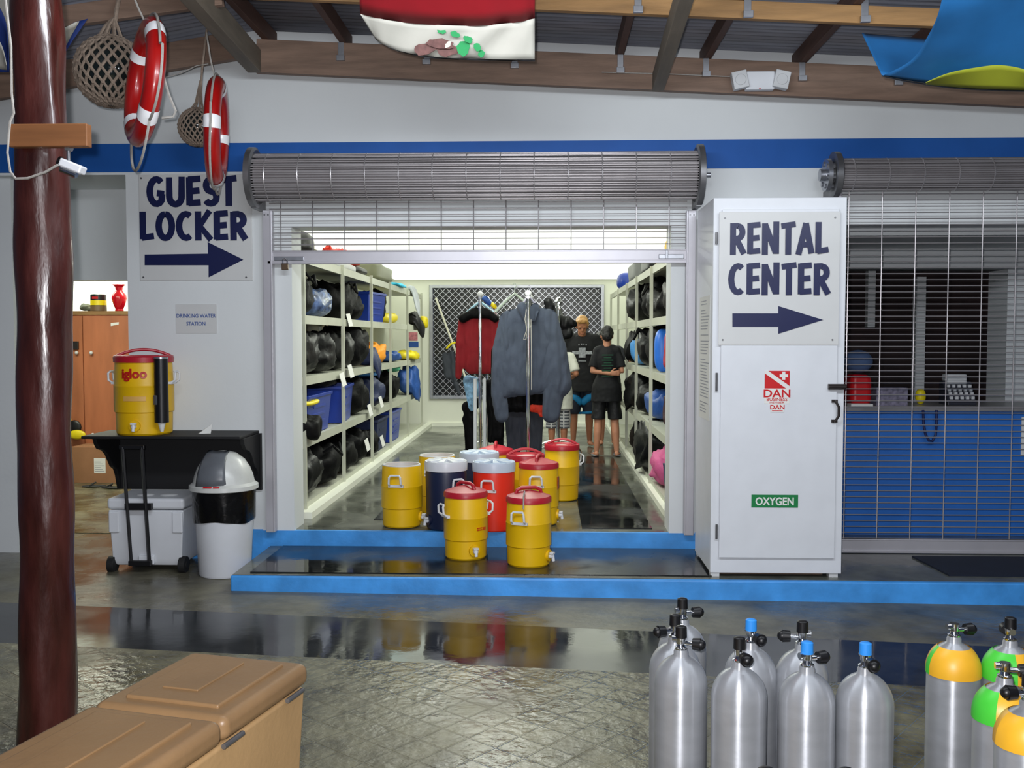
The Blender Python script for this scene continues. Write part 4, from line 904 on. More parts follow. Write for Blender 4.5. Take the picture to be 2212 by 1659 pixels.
def Yq(v): return Yf+.12*max(0, min(1, (v-45)/80))-.022
for i, (x, y, rx, ry, ro) in enumerate(((920, 104, 26, 14, -.3), (950, 93, 30, 12, .15), (965, 108, 22, 14, .1))): blob(x, y, rx, ry, ro, M_crb, 'crest_print', t, c0, Yq(y)-.003*i, i)
for i, (x, y, rx, ry, ro) in enumerate(((954, 67, 10, 6, .2), (983, 74, 11, 6, .4), (1011, 85, 11, 7, .5), (1031, 102, 9, 8, 1), (1000, 104, 14, 17, .3), (1040, 116, 7, 8, .5))): blob(x, y, rx, ry, ro, M_crg, 'wreath_print', t, c0, Yq(y)-.004-.002*i, i+9)
blob(968, 96, 9, 5, -.9, M_fwhite, 'crest_highlight', t, c0, Yq(96)-.014, 40)
# blue flag with yellow-green disc
c0 = P(2030, 120, 5.4); t = thing('hanging_flag', 'sky blue flag with a yellow-green disc sagging at the upper right', 'flag', c0, 0, 'flags under the roof')
M_fb = mat('sky blue flag nylon', (30, 108, 172), .7, var=.08); M_fy = mat('yellow green flag nylon', (148, 154, 34), .75, var=.05)
bot = [(1905, 163), (1960, 174), (2050, 186), (2140, 192), (2260, 195)]
panel([(1862, 72), (1950, 80), (2050, 88), (2150, 96), (2260, 104)], bot, 6.12, 5.75, 8, M_fb, 'rear_panel', t, c0, .01)
g = G(); L_ = [(2045, -60), (2028, 25), (2003, 80), (1968, 130), (1908, 163)]
n = 26; rows = []; Ls = smoothpoly(L_, 20)
for i, (u0, v0) in enumerate(Ls):
    f = i/20; r_ = []
    for j in range(n+1):
        s = j/n; u = lerp(u0, 2270, s); vb = lerp(163, 196, min(1, (u-1905)/300)**.6 if u > 1905 else 0) if True else 0
        v = lerp(v0, lerp(-60, 196, f**1.1), min(1, s*1.6)**.8)
        r_.append(P(u, min(v, vb), lerp(4.8, 5.72, f)+.03*math.sin(s*9+f*3)*(1-f))-c0)
    rows.append(r_)
gg = cloth('', '', rows, M_fb); o = gg.build('front_panel', M_fb, t); md = o.modifiers.new('t', 'SOLIDIFY'); md.thickness = .003
panel([(2000, 178), (2050, 158), (2110, 146), (2160, 141), (2212, 150), (2240, 168)], [(2000, 182), (2050, 186.5), (2110, 191), (2160, 193), (2212, 194.5), (2240, 195)], 5.5, 5.66, 5, M_fy, 'disc_print', t, c0, .0)
panel([(1905, 163), (1960, 174), (2050, 186), (2140, 192), (2260, 195)], [(1905, 165), (1960, 177), (2050, 190), (2140, 196), (2260, 199)], 5.7, 5.74, 1, M_black, 'dark_hem', t, c0, 0)
# left flag behind the log
c0 = P(90, 60, 5.9); t = thing('hanging_flag', 'white flag with navy edges hung behind the log post', 'flag', c0, 0, 'flags under the roof')
M_fn = mat('navy flag nylon', (18, 44, 110), .7)
panel([(-40, -60), (40, -20), (110, 60), (165, 48), (170, 46)], [(-40, 60), (10, 115), (60, 128), (120, 122), (132, 118)], 5.7, 6.0, 6, M_fwhite, 'white_panel', t, c0, .01)
panel([(157, 50), (168, 46), (180, 43), (190, 40)], [(124, 122), (127, 127), (131, 130), (136, 118)], 5.95, 6.0, 6, M_fn, 'navy_edge', t, c0, 0)
panel([(-60, -30), (-20, -10), (10, 40), (18, 100)], [(-60, 150), (-20, 155), (10, 156), (20, 156)], 5.6, 5.7, 5, M_fn, 'navy_edge', t, c0, 0)
panel([(-60, 20), (-20, 60), (4, 100), (14, 140)], [(-60, 140), (-20, 146), (4, 150), (14, 151)], 5.55, 5.65, 5, M_fwhite, 'white_stripe', t, c0, 0)
# ================================================================ emergency light on the rafter
q = P(1641, 176, 7.39); t = thing('emergency_light', 'white twin-head emergency light on the deep rafter', 'light', q)
g = G(); g.box(-.105, .105, -.03, .045, -.065, .07); g.build('housing', M_white, t, smooth=False, bevel=.012, seg=3)
for s in (-1, 1):
    g = G(); M = Matrix.Translation((s*.15, -.03, .0)) @ Matrix.Rotation(R(12*s), 4, 'Y'); g.box(-.055, .055, -.03, .04, -.06, .065, M); g.cyl(M @ Vector((0, -.03, 0)), M @ Vector((0, -.038, 0)), .04, n=20); g.build('lamp_head', M_off, t, bevel=.008)
g = G(); g.cyl((-.005, -.03, -.06), (-.005, -.036, -.06), .005, n=8); g.build('indicator', M_red, t)
g = G(); g.tube([P(u, v, 7.42) for u, v in ((1300, 156), (1450, 160), (1540, 164), (1590, 166))], .004, 6); tag(g.build('lamp_wire', M_ropew), 'thin white wire running along the rafter to the emergency light', 'wire')
# ================================================================ locker room
YL = 12.0; x0, x1 = P(90, 700, YL).x, P(345, 700, YL).x; zt_ = P(200, 672, YL).z; xm = P(181, 700, YL).x
og = Vector((x0, YL, 0.045)); t = thing('wooden_locker', 'orange plywood locker cabinet against the locker room wall', 'locker', og)
g = G(); g.box(x0, x1, YL, YL+.5, .045, zt_); lb_(g, 'carcass', M_lockw, t, og, smooth=False)
g = G(); g.box(x0-.02, x1+.02, YL-.03, YL+.52, zt_-.045, zt_); lb_(g, 'top_board', M_wood2, t, og, smooth=False)
zmid = P(200, 905, YL).z
for xa_, xb_ in ((x0+.01, xm-.012), (xm+.0, x1-.01)):
    g = G(); g.box(xa_, xb_, YL-.022, YL, .06, zt_-.06); dd = lb_(g, 'door', M_lockw, t, og, smooth=False, bevel=.003)
    kx_ = xb_-.06 if xa_ < xm-.1 else xa_+.11
    for kz in (P(200, 762, YL).z, P(200, 938, YL).z):
        g = G(); g.cyl((kx_, YL-.02, kz), (kx_, YL-.045, kz), .01, n=10); g.ell((kx_, YL-.055, kz), .022, 14, 8); lb_(g, 'knob', M_off, dd, og)
g = G(); a = P(164, 746, YL-.03); g.box(a.x-.035, a.x+.035, YL-.05, YL-.02, a.z-.05, a.z+.05); lb_(g, 'hasp', mat('dark steel', (60, 54, 52), .4, .6), t, og, smooth=False, bevel=.004)
g = G(); a = P(247, 700, YL-.03); M = FM(a.x, YL-.022, a.z) @ Matrix.Rotation(R(8), 4, 'Z'); g.poly([(-.05, -.018), (.05, -.012), (.055, .015), (-.045, .02)], M, .003); lb_(g, 'sticker', M_paper, t, og, smooth=False)
p = P(258, 670, YL+.12); p.z = zt_
g = G(); g.lathe([(0, 0), (.05, 0), (.055, .01), (.05, .03), (.075, .09), (.098, .17), (.09, .22), (.06, .255), (.045, .28), (.05, .32), (.085, .355), (.08, .36), (.045, .33), (0, .3)], 32); g.v = [q*.93+p for q in g.v]
tag(g.build('vase', mat('glossy red glaze', (196, 16, 34), .2)), 'glossy red vase on top of the plywood locker', 'vase')
p = P(213, 670, YL+.12); p.z = zt_
t = thing('paint_can', 'black and yellow paint can on the plywood locker', 'can', p)
g = G(); g.cyl((0, 0, 0), (0, 0, .205), .095, n=28); g.build('can_body', M_black, t, bevel=.004)
g = G(); g.cyl((0, 0, .075), (0, 0, .135), .0965, n=28); g.build('yellow_band', mat('yellow print', (236, 214, 20), .4), t)
g = G(); g.cyl((0, 0, .004), (0, 0, .07), .0965, n=28); g.build('brown_band', mat('brown print', (110, 88, 60), .5), t)
g = G(); g.box(-.035, .035, -.099, -.08, .15, .18); g.build('red_label', M_red, t, smooth=False)
g = G(); g.cyl((0, 0, .205), (0, 0, .212), .09, n=28); g.build('lid', M_galv, t)
p = P(184, 668, YL+.12); p.z = zt_
g = G(); g.ell((0, 0, .05), (.07, .06, .045), 20, 12); g.ell((.06, 0, .03), (.05, .05, .03), 16, 10); g.v = [q*(1+.18*noise.noise(q*25))+p for q in g.v]
tag(bake(g, 'stone', mat('grey olive stone', (96, 100, 84), .8, bump=.4), None, .008, 1), 'lumpy grey stone beside the paint can', 'stone')
q0 = PZ(160, 1046, .045); Yx = q0.y+.1; og = Vector((P(212, 1000, Yx).x, Yx, .045)); a, b_, c, d_ = mk(155, 272, 966, 1048, Yx)
t = thing('cardboard_box', 'closed brown cardboard box with white label on the locker room floor', 'box', og)
hw_ = (b_-a)/2; g = G(); g.box(-hw_, hw_, 0, .4, 0, d_-.045); bd = g.build('carton', M_card, t, smooth=False, bevel=.004)
g = G(); g.box(-.05, .09, -.002, 0, .12, .3); lbx = g.build('label', M_paper, t, smooth=False)
g = G(); [g.box(-.04, .075-.02*(k % 3), -.003, -.002, .14+.022*k, .147+.022*k) for k in range(6)]; g.build('print', mat('grey print', (150, 152, 160), .6), lbx, smooth=False)
g = G(); g.box(-hw_+.05, hw_-.1, .17, .2, d_-.045, d_-.042); g.box(-.1, .02, .1, .16, d_-.045, d_-.02); g.build('tape', mat('tan tape', (190, 160, 120), .3), t, smooth=False)
for i, (q, wh) in enumerate(((203, 'left one of the pair'), (240, 'right one of the pair'))):
    p = PZ(q, 1052+3*i, .045); g = G(); g.ell((0, 0, .012), (.14, .05, .014), 20, 8); g.tube([(-.04, -.04, .02), (.02, 0, .055), (-.04, .04, .02)], .009, 6); g.v = [Matrix.Rotation(R(15-30*i), 3, 'Z') @ v_+p for v_ in g.v]
    tag(g.build('sandal', M_rubber), 'dark flip-flop before the cardboard box, '+wh, 'sandal', 'pair of flip-flops')
p = P(168, 928, 11.9)
t = thing('swim_fin', 'black and yellow swim fins hanging behind the log post', 'fin', p)
g = G(); g.ell((-.04, 0, .03), (.09, .03, .09), 14, 10); bake(g, 'foot_pocket', M_black, t, .01, 1)
g = G(); g.ell((.0, -.02, -.06), (.11, .03, .06), 16, 10); g.ell((-.1, -.01, .12), (.03, .02, .06), 10, 8); bake(g, 'blade', M_yelfab, t, .01, 1)
# ================================================================ counter room
YK = 8.28; zc0, zc1 = P(2000, 1158, YK).z, P(2000, 888, YK).z
og = Vector((4, YK, 0)); t = thing('service_counter', 'blue service counter behind the closed right-hand shutter', 'counter', og)
g = G(); g.box(1.86, 6.9, YK, YK+.6, zc0, zc1); lb_(g, 'front', M_counter, t, og, smooth=False)
g = G(); g.box(1.86, 6.9, YK-.05, YK+.65, zc1, zc1+.035); lb_(g, 'worktop', mat('grey worktop', (132, 130, 130), .35), t, og, smooth=False, bevel=.005)
g = G(); g.box(1.9, 6.9, YK+.06, YK+.6, SZ, zc0); lb_(g, 'plinth', M_blackp, t, og, smooth=False)
zk_ = zc1+.035
def onk(px, Y=YK+.2): p = P(px, 870, Y); p.z = zk_; return p
p = onk(2068, YK+.3); t = thing('desk_phone', 'grey push-button desk phone on the service counter', 'phone', p)
g = G(); g.add([(-.12, -.1, 0), (.12, -.1, 0), (.12, .1, 0), (-.12, .1, 0), (-.12, -.1, .03), (.12, -.1, .03), (.12, .02, .2), (-.12, .02, .2), (-.12, .1, .2), (.12, .1, .2)], [(3, 2, 1, 0), (0, 1, 5, 4), (4, 5, 6, 7), (7, 6, 9, 8), (2, 3, 8, 9), (0, 4, 7, 8, 3), (1, 2, 9, 6, 5)]); ph = g.build('phone_body', mat('dark grey plastic', (44, 46, 56), .4), t, smooth=False, bevel=.006)
g = G()
for r_ in range(4):
    for c_ in range(5):
        f_ = .12+.19*r_; g.box(-.1+.045*c_, -.075+.045*c_, -.11+.12*f_, -.09+.12*f_, .03+.17*f_-.0, .055+.17*f_)
g.build('keys', M_off, ph, smooth=False)
g = G(); g.box(-.1, .08, .0, .03, .17, .21); g.box(-.1, .08, .0, .1, .2, .26); g.build('handset', M_off, ph, bevel=.012)
p = onk(1852, YK+.25)
g = G(); g.box(-.09, .09, -.12, .12, 0, .26); g.v = [q*(1+.06*noise.noise(q*9))+p for q in g.v]; tag(g.build('helmet_bag', M_red, bevel=.05, seg=4), 'red and white rounded bag on the counter by the cabinet', 'bag')
g = G(); g.ell((0, 0, 0), (.12, .12, .1), 20, 12); g.v = [q+p+Vector((0, .0, .37)) for q in g.v]; tag(g.build('cap', mat('blue grey cloth', (70, 92, 130), .8)), 'blue cap resting on the red bag on the counter', 'cap')
p = onk(1918, YK+.25)
g = G(); g.box(-.13, .13, -.1, .1, 0, .15); g.v = [q+p for q in g.v]; tag(g.build('accessory_box', mat('grey violet printed box', (120, 116, 136), .5, var=.5, scale=30), smooth=False), 'mottled grey box of small items on the counter', 'box')
p = onk(1988, YK+.3); g = G(); g.ell((0, 0, .07), (.045, .04, .07), 14, 10); g.v = [q+p for q in g.v]; tag(g.build('sponge', M_yelfab), 'yellow-green rounded item standing on the counter', 'sponge')
p = onk(1860, YK+.08); g = G(); g.box(-.1, .08, -.06, .06, 0, .02); g.v = [q+p for q in g.v]; tag(g.build('paper_stack', M_paper, smooth=False), 'white paper stack at the cabinet end of the counter', 'paper')
q = [P(u, v, YK-.07) for u, v in ((1994, 886), (1995, 915), (1999, 938), (2007, 952), (2014, 953), (2021, 940), (2023, 915), (2023, 886))]
g = G(); g.tube(q, .011, 8); tag(g.build('rope_loop', mat('deep blue cord', (14, 34, 90), .6)), 'dark blue cord loop hanging down the counter front', 'cord')
a, b_, c, d_ = mk(2206, 2245, 901, 984, YK-.012); g = G(); g.box(a, b_, YK-.008, YK-.001, c, d_); nn = tag(g.build('posted_notice', M_paper, smooth=False), 'white notice taped to the counter front at the right edge', 'notice')
p = P(1985, 690, 10.5); g = G(); g.box(p.x-.05, p.x+.05, 10.45, 10.55, .14, 2.42); tag(g.build('white_post', M_wall, smooth=False), 'slim white post standing behind the counter', 'post')
p = P(1880, 640, 11); g = G(); g.box(p.x-.04, p.x+.04, 10.95, 11.05, 1.9, 2.6); g.build; tag(g.build('hanging_pipe', M_wall, smooth=False), 'short white pipe down from the counter room ceiling', 'pipe')
p = P(2002, 508, 9.0); g = G(); g.lathe([(0, -.09), (.06, -.08), (.11, -.045), (.13, 0), (.14, .03), (0, .03)], 28); g.v = [q+Vector((p.x, 9.0, p.z+.03)) for q in g.v]; zt9 = 2.6-.03
tag(g.build('ceiling_dome_lamp', mat('dull glass dome', (130, 134, 140), .2)), 'unlit glass dome lamp on the counter room ceiling', 'lamp')
a = P(1975, 1200, 7.4).x; g = G(); g.add([(a, 7.45, SZ+.004), (6.8, 7.45, SZ+.004), (6.8, 6.86, SZ+.004), (P(2045, 1245, 6.9).x, 6.86, SZ+.004)]+[(a, 7.45, SZ+.016), (6.8, 7.45, SZ+.016), (6.8, 6.86, SZ+.016), (P(2045, 1245, 6.9).x, 6.86, SZ+.016)], [(3, 2, 1, 0), (4, 5, 6, 7), (0, 1, 5, 4), (1, 2, 6, 5), (2, 3, 7, 6), (3, 0, 4, 7)])
tag(g.build('doormat', mat('dark navy carpet', (16, 26, 44), .9), smooth=False), 'dark navy doormat on the step before the right-hand shutter', 'mat')
# ================================================================ shop racks
XFL, XFR = -2.08, 1.05
LZ = [.36, .91, 1.45, 1.98, 2.50]; POST = [8.35, 9.97, 11.6, 13.0, 14.6, 16.25]
M_shelf = mat('cream grey shelf steel', (186, 188, 172), .45, var=.05)
def rack(side, label):
    xf = XFL if side < 0 else XFR; xb = xf+side*.6; og = Vector(((xf+xb)/2, 12.2, FZ)); t = thing('storage_rack', label, 'shelving', og)
    for k, z in enumerate(LZ):
        g = G(); xi = xf+side*.006; g.box(min(xi, xb), max(xi, xb), 8.104, 16.296, z-.03, z-.005); g.box(min(xf, xf+side*.03), max(xf, xf+side*.03), 8.1, 16.3, z-.075, z); lb_(g, 'shelf_board', M_shelf, t, og, smooth=False)
    for y in POST:
        for x in (xf-side*.005, xb):
            if x == xb and y > 13: continue
            g = G(); g.box(x-.016, x+.016, y-.016, y+.016, FZ, 2.5 if side > 0 else 2.52); lb_(g, 'upright', M_shelf, t, og, smooth=False)
rack(-1, 'long left-hand steel shelf rack loaded with dive bags'); rack(1, 'long right-hand steel shelf rack loaded with dive gear')
def bag(name, label, cat, side, lev, Y, ly, dx, h, m, seed, spill=0, hang=0, grp='dive bags on the racks', inset=.03, amp=.2, tagat=None, strap=False, sq=.72, up=0):
    xf = XFL if side < 0 else XFR; z = LZ[lev]+.001+up; n, mm = 30, 20; vs = []
    cx = xf+side*(dx/2+inset)-side*spill
    def sg(v, e): return math.copysign(abs(v)**e, v)
    def pos(a, b):
        p = Vector((sg(math.cos(b), sq)*sg(math.cos(a), sq)*dx/2, sg(math.cos(b), sq)*sg(math.sin(a), sq)*ly/2, (sg(math.sin(b), sq)*.5+.5)*h))
        q = p*7+Vector((seed*3.1, seed*1.7, 0)); d = noise.noise(q)*amp+noise.noise(q*2.3)*amp*.5
        p = Vector((p.x*(1+d), p.y*(1+d*.6), max(0, p.z*(1+d*1.2))))
        out = -side*(p.x+cx-xf)                              # distance past the shelf lip, towards the aisle
        if out > .012 and hang: p.z -= hang*min(1, (out-.012)/.10)*(1-.55*min(1, p.z/h))
        return p
    g = G(); g.v = [pos(2*PI*i/n, -PI/2+PI*j/mm) for j in range(mm+1) for i in range(n)]
    g.f = [(j*n+i, j*n+(i+1) % n, (j+1)*n+(i+1) % n, (j+1)*n+i) for j in range(mm) for i in range(n)]
    simple = not (tagat or strap)
    base = Vector((cx, Y, z))
    if simple:
        g.v = [p+base for p in g.v]; o = g.build(name, m, angle=180); tag(o, label, cat, grp); return o
    t = thing(name, label, cat, base, 0, grp); g.build('bag_body', m, t, angle=180)
    fx = -side*(dx/2+.012)
    if tagat:
        g = G(); y_, z_ = tagat; g.add([(fx, y_-.10, z_), (fx, y_+.10, z_+.01), (fx-side*.03, y_+.12, z_-.12), (fx-side*.03, y_-.08, z_-.13)], [(0, 1, 2, 3)]); o = g.build('paper_tag', M_paper, t, smooth=False); md = o.modifiers.new('t', 'SOLIDIFY'); md.thickness = .002
    if strap:
        g = G(); g.tube([(fx*.6, -ly*.22, h*.85), (fx*.95, -ly*.2, h*1.02), (fx*1.15, 0, h*.75), (fx*.95, ly*.2, h*1.02), (fx*.6, ly*.22, h*.85)], .014, 6); g.build('strap', M_blackfab, t)
    return t
def crate(label, side, lev, Y, ly, dx, h, m=None, inset=.02, tilt=0, rz=0):
    m = m or M_bluecrate; xf = XFL if side < 0 else XFR; p = Vector((xf+side*(dx/2+inset), Y, LZ[lev]+.002)); t = thing('plastic_crate', label, 'crate', p, R(rz), 'blue plastic crates'); t.rotation_euler = (0, R(tilt), R(rz))
    a, b_ = dx/2, ly/2; g = G(); vs = []
    for z, q in ((0, .88), (h, 1.0), (h, .93), (.012, .82)): vs += [(-a*q, -b_*q, z), (a*q, -b_*q, z), (a*q, b_*q, z), (-a*q, b_*q, z)]
    g.add(vs, [(3, 2, 1, 0)]+[(4*k+i, 4*k+(i+1) % 4, 4*k+4+(i+1) % 4, 4*k+4+i) for k in range(3) for i in range(4)]+[(12, 13, 14, 15)]); g.build('crate_body', m, t, smooth=False)
    g = G(); e = .012
    g.box(-a-e, a+e, -b_-e, -b_+e, h-.03, h); g.box(-a-e, a+e, b_-e, b_+e, h-.03, h); g.box(-a-e, -a+e, -b_, b_, h-.03, h); g.box(a-e, a+e, -b_, b_, h-.03, h); g.build('rim', m, t, smooth=False, bevel=.004)
    g = G(); x = -side*a
    for k in range(3): z = h*(.25+.2*k); xx = x*(.88+.12*z/h); g.box(min(xx, xx-side*.008), max(xx, xx-side*.008), -b_*.5, b_*.5, z, z+.02)
    g.build('rib', m, t, smooth=False); return t
BL, GL = M_blackfab, M_blackglo
rk = {-1: 'left rack', 1: 'right rack'}; lv = ['bottom shelf', 'second shelf up', 'middle shelf', 'upper shelf', 'very top']
B = bag
# left rack, upper shelf (z 1.98)
B('dive_bag', 'large black dive bag at the near end of the left rack upper shelf', 'bag', -1, 3, 8.75, .75, .5, .36, BL, 1, strap=True)
B('printed_bag', 'silver and navy printed plastic bag lying in front on the left upper shelf', 'bag', -1, 3, 9.35, .62, .34, .26, mat('silver navy printed plastic', (74, 92, 130), .25, var=.85, scale=14, bump=.5, bscale=12), 2, spill=.03)
B('dive_bag', 'black dive bag with white tag, second bay of the left upper shelf', 'bag', -1, 3, 10.55, .85, .5, .38, BL, 3, tagat=(-.3, .05), strap=True, spill=.02)
B('dive_bag', 'small black bag between the tagged bag and the blue crate, left upper shelf', 'bag', -1, 3, 11.25, .4, .45, .3, BL, 4)
crate('blue plastic crate tipped forward on the left upper shelf', -1, 3, 12.2, .75, .42, .36, rz=-6)
B('dive_bag', 'slim black bag leaning behind the tipped blue crate', 'bag', -1, 3, 12.85, .3, .5, .4, BL, 5)
B('swim_fin', 'flat yellow swim fin on the left upper shelf past the crate', 'fin', -1, 3, 13.7, .9, .34, .15, M_yelfab, 6, amp=.12, grp='yellow gear')
B('mask_set', 'black and lime mask set hanging off the far end of the left upper shelf', 'mask', -1, 3, 15.55, .55, .25, .2, M_black, 7, spill=.16, hang=.25, grp='yellow gear')
B('snorkel', 'bright yellow snorkel piece beside the hanging black mask', 'snorkel', -1, 3, 15.95, .3, .12, .16, M_yelfab, 8, spill=.18, hang=.05, grp='yellow gear')
# middle shelf (1.45)
B('dive_bag', 'glossy black bag heap spilling over the near end of the left middle shelf', 'bag', -1, 2, 8.72, .85, .56, .40, GL, 9, spill=.06, hang=.3)
B('dive_bag', 'glossy black wrinkled bag beside the first upright, left middle shelf', 'bag', -1, 2, 9.5, .75, .5, .36, GL, 10, spill=.05, hang=.18, tagat=(.25, -.02))
B('dive_bag', 'black jacket-like bag with white tag in the second bay, left middle shelf', 'bag', -1, 2, 10.35, .7, .5, .38, GL, 11, spill=.05, hang=.15, tagat=(-.2, .05))
B('dive_bag', 'peaked black bag before the orange vest, left middle shelf', 'bag', -1, 2, 11.15, .7, .5, .48, BL, 12, spill=.05, hang=.2)
B('life_vest', 'orange life vest on the left middle shelf', 'vest', -1, 2, 12.35, .8, .34, .26, M_orange, 13, spill=.05, hang=.05, amp=.35, grp='loose gear on the racks')
B('wetsuit', 'navy wetsuit sleeve drooping below the orange vest', 'wetsuit', -1, 2, 11.75, .3, .3, .2, M_navyfab, 14, spill=.12, hang=.35, grp='loose gear on the racks')
B('hose', 'bundled blue grey hose in the fourth bay of the left middle shelf', 'hose', -1, 2, 13.8, .8, .35, .14, M_bluefab, 15, amp=.3, spill=.04, grp='loose gear on the racks')
B('cord_bundle', 'lime cord bundle at the far end of the left middle shelf', 'cord', -1, 2, 15.2, .9, .3, .12, M_yelfab, 16, amp=.4, spill=.08, hang=.12, grp='yellow gear')
# second shelf up (.91)
crate('blue crate with ribs, near end of the left second shelf', -1, 1, 9.05, .95, .46, .36)
B('swim_fin', 'yellow fin edge sticking out of the near blue crate', 'fin', -1, 1, 8.72, .45, .16, .05, M_yelfab, 17, spill=.05, grp='yellow gear', up=.27)
B('dive_bag', 'small black bag in front of the ribbed blue crate, left second shelf', 'bag', -1, 1, 8.5, .35, .2, .2, BL, 18, spill=.13, hang=.05)
crate('blue crate beyond the first upright, left second shelf', -1, 1, 10.35, .8, .46, .38, rz=5)
B('dive_bag', 'black bag over the crates, near end of the left second shelf', 'bag', -1, 1, 9.7, .9, .4, .12, BL, 19, up=.38)
B('dive_bag', 'black bag with white tag in the second bay, left second shelf', 'bag', -1, 1, 11.2, .7, .5, .4, BL, 20, spill=.04, hang=.1, tagat=(.1, .1))
B('dive_bag', 'blue-topped black bag in the third bay, left second shelf', 'bag', -1, 1, 12.2, .8, .5, .4, M_navyfab, 21, spill=.05, hang=.1, tagat=(-.2, .15))
B('towel', 'bright blue towel lying over the black bags, left second shelf', 'towel', -1, 1, 12.3, .8, .35, .07, M_skyfab, 22, up=.39, amp=.3, grp='loose gear on the racks')
B('dive_bag', 'black bag in the fourth bay of the left second shelf', 'bag', -1, 1, 13.6, .9, .5, .38, BL, 23, spill=.05, hang=.1)
B('wetsuit', 'green and black wetsuit on the fourth bay bag pile, left side', 'wetsuit', -1, 1, 14.1, .5, .3, .12, mat('mint fabric', (90, 190, 150), .6), 24, up=.38, grp='loose gear on the racks')
B('jacket', 'bright blue and navy jacket hanging at the far end, left second shelf', 'jacket', -1, 1, 15.3, .8, .3, .36, M_bluefab, 25, spill=.12, hang=.3, grp='loose gear on the racks', amp=.3)
# bottom shelf
B('dive_bag', 'large black bag heap at the near end of the left bottom shelf', 'bag', -1, 0, 8.75, .8, .56, .42, GL, 26, spill=.05, hang=.12)
B('dive_bag', 'black bag slumped against the first upright, left bottom shelf', 'bag', -1, 0, 9.5, .7, .52, .38, BL, 27, spill=.06, hang=.12, strap=True)
B('dive_bag', 'black bag with green trim just past the first upright, left bottom shelf', 'bag', -1, 0, 10.35, .7, .52, .34, BL, 28, spill=.06, hang=.08)
B('dive_bag', 'rounded black bag with white tag, second bay of the left bottom shelf', 'bag', -1, 0, 11.1, .7, .5, .36, BL, 29, spill=.06, hang=.06, tagat=(-.1, .28))
B('dive_bag', 'black bag with white tag at the second upright, left bottom shelf', 'bag', -1, 0, 11.85, .5, .45, .3, BL, 30, spill=.07, tagat=(.1, .22))
crate('dark blue crate in the third bay of the left bottom shelf', -1, 0, 12.5, .8, .46, .40, m=M_navyfab)
crate('blue crate in the fourth bay of the left bottom shelf', -1, 0, 13.65, .85, .46, .42)
# top of left rack
B('gear_case', 'black round-edged case on top of the left rack, near end', 'case', -1, 4, 8.85, .5, .46, .25, M_black, 31, amp=.05, grp='cases on top of the racks')
B('serving_tray', 'white shallow tray on top of the left rack', 'tray', -1, 4, 10.4, 1.2, .4, .08, M_off, 32, amp=.03, grp='cases on top of the racks', sq=.3)
B('float_tube', 'red inflatable tube lying on the white tray', 'tube', -1, 4, 10.7, 1.7, .14, .12, M_redp, 33, amp=.4, up=.1, grp='loose gear on the racks', spill=-.05)
B('gear_case', 'black case under the raised shutter bar on top of the left rack', 'case', -1, 4, 11.5, .8, .44, .12, M_black, 34, amp=.05, grp='cases on top of the racks', inset=.05)
B('gear_case', 'olive grey hard case on top of the left rack, third bay', 'case', -1, 4, 12.7, 1.3, .48, .22, M_olive, 35, amp=.06, spill=.04, grp='cases on top of the racks', sq=.35)
B('towel', 'bright cyan towel over the edge on top of the left rack', 'towel', -1, 4, 14.0, .9, .3, .05, mat('cyan cloth', (60, 190, 230), .7), 36, amp=.3, spill=.08, hang=.05, grp='loose gear on the racks')
B('towel', 'long grey and white towel draped from the top of the left rack', 'towel', -1, 4, 15.2, .5, .2, .08, mat('pale grey cloth', (176, 180, 186), .8, var=.2), 37, amp=.3, spill=.14, hang=.5, grp='loose gear on the racks')
# right rack
B('bucket_bag', 'yellow dry bag on top of the right rack, near end', 'bag', 1, 4, 9.35, .42, .36, .24, M_yel, 41, amp=.04, grp='cases on top of the racks', spill=-.02)
B('mesh_cap', 'orange rolled cloth on top of the right rack', 'cloth', 1, 4, 9.95, .3, .25, .12, M_orange, 42, amp=.2, grp='loose gear on the racks')
B('gear_case', 'black case in the middle on top of the right rack', 'case', 1, 4, 11.2, .9, .4, .24, M_black, 43, amp=.05, grp='cases on top of the racks', sq=.3)
B('gear_case', 'grey case on top of the right rack, farther than the black one', 'case', 1, 4, 12.9, 1.2, .42, .25, mat('mid grey plastic', (110, 112, 112), .5), 44, amp=.05, grp='cases on top of the racks', sq=.3)
B('canister', 'blue canister at the far end on top of the right rack', 'canister', 1, 4, 15.0, .5, .3, .26, M_bluecrate, 45, amp=.02, grp='cases on top of the racks', spill=.03)
B('dive_bag', 'black bag at the near end of the right upper shelf', 'bag', 1, 3, 8.95, .8, .5, .36, GL, 46, spill=.02)
B('mask_strap', 'yellow strap bundle on the near end of the right upper shelf', 'strap', 1, 3, 8.6, .3, .18, .14, M_yelfab, 47, spill=.04, grp='yellow gear')
B('dive_bag', 'wrinkled black bag by the nearest right upright, right upper shelf', 'bag', 1, 3, 10.4, .9, .5, .34, GL, 48, spill=.03, strap=True)
B('dive_bag', 'tall black bag in the second bay of the right upper shelf', 'bag', 1, 3, 11.1, .7, .5, .44, BL, 49, spill=.02)
B('dive_bag', 'black bag with navy end bulging off the right upper shelf', 'bag', 1, 3, 12.3, 1.0, .5, .42, GL, 50, spill=.09, hang=.1)
B('dive_bag', 'red bag at the near end of the right middle shelf', 'bag', 1, 2, 9.0, .5, .36, .40, mat('crimson nylon', (170, 18, 44), .55, var=.15, bump=.3), 51, spill=.02)
B('bottle', 'upright blue cylinder beside the red bag, right middle shelf', 'bottle', 1, 2, 9.72, .17, .17, .42, mat('azure plastic', (40, 110, 210), .4), 52, amp=.01, grp='loose gear on the racks', spill=.03)
B('dive_bag', 'long black bag behind the blue cylinder, right middle shelf', 'bag', 1, 2, 10.5, .9, .5, .44, BL, 53, spill=.01)
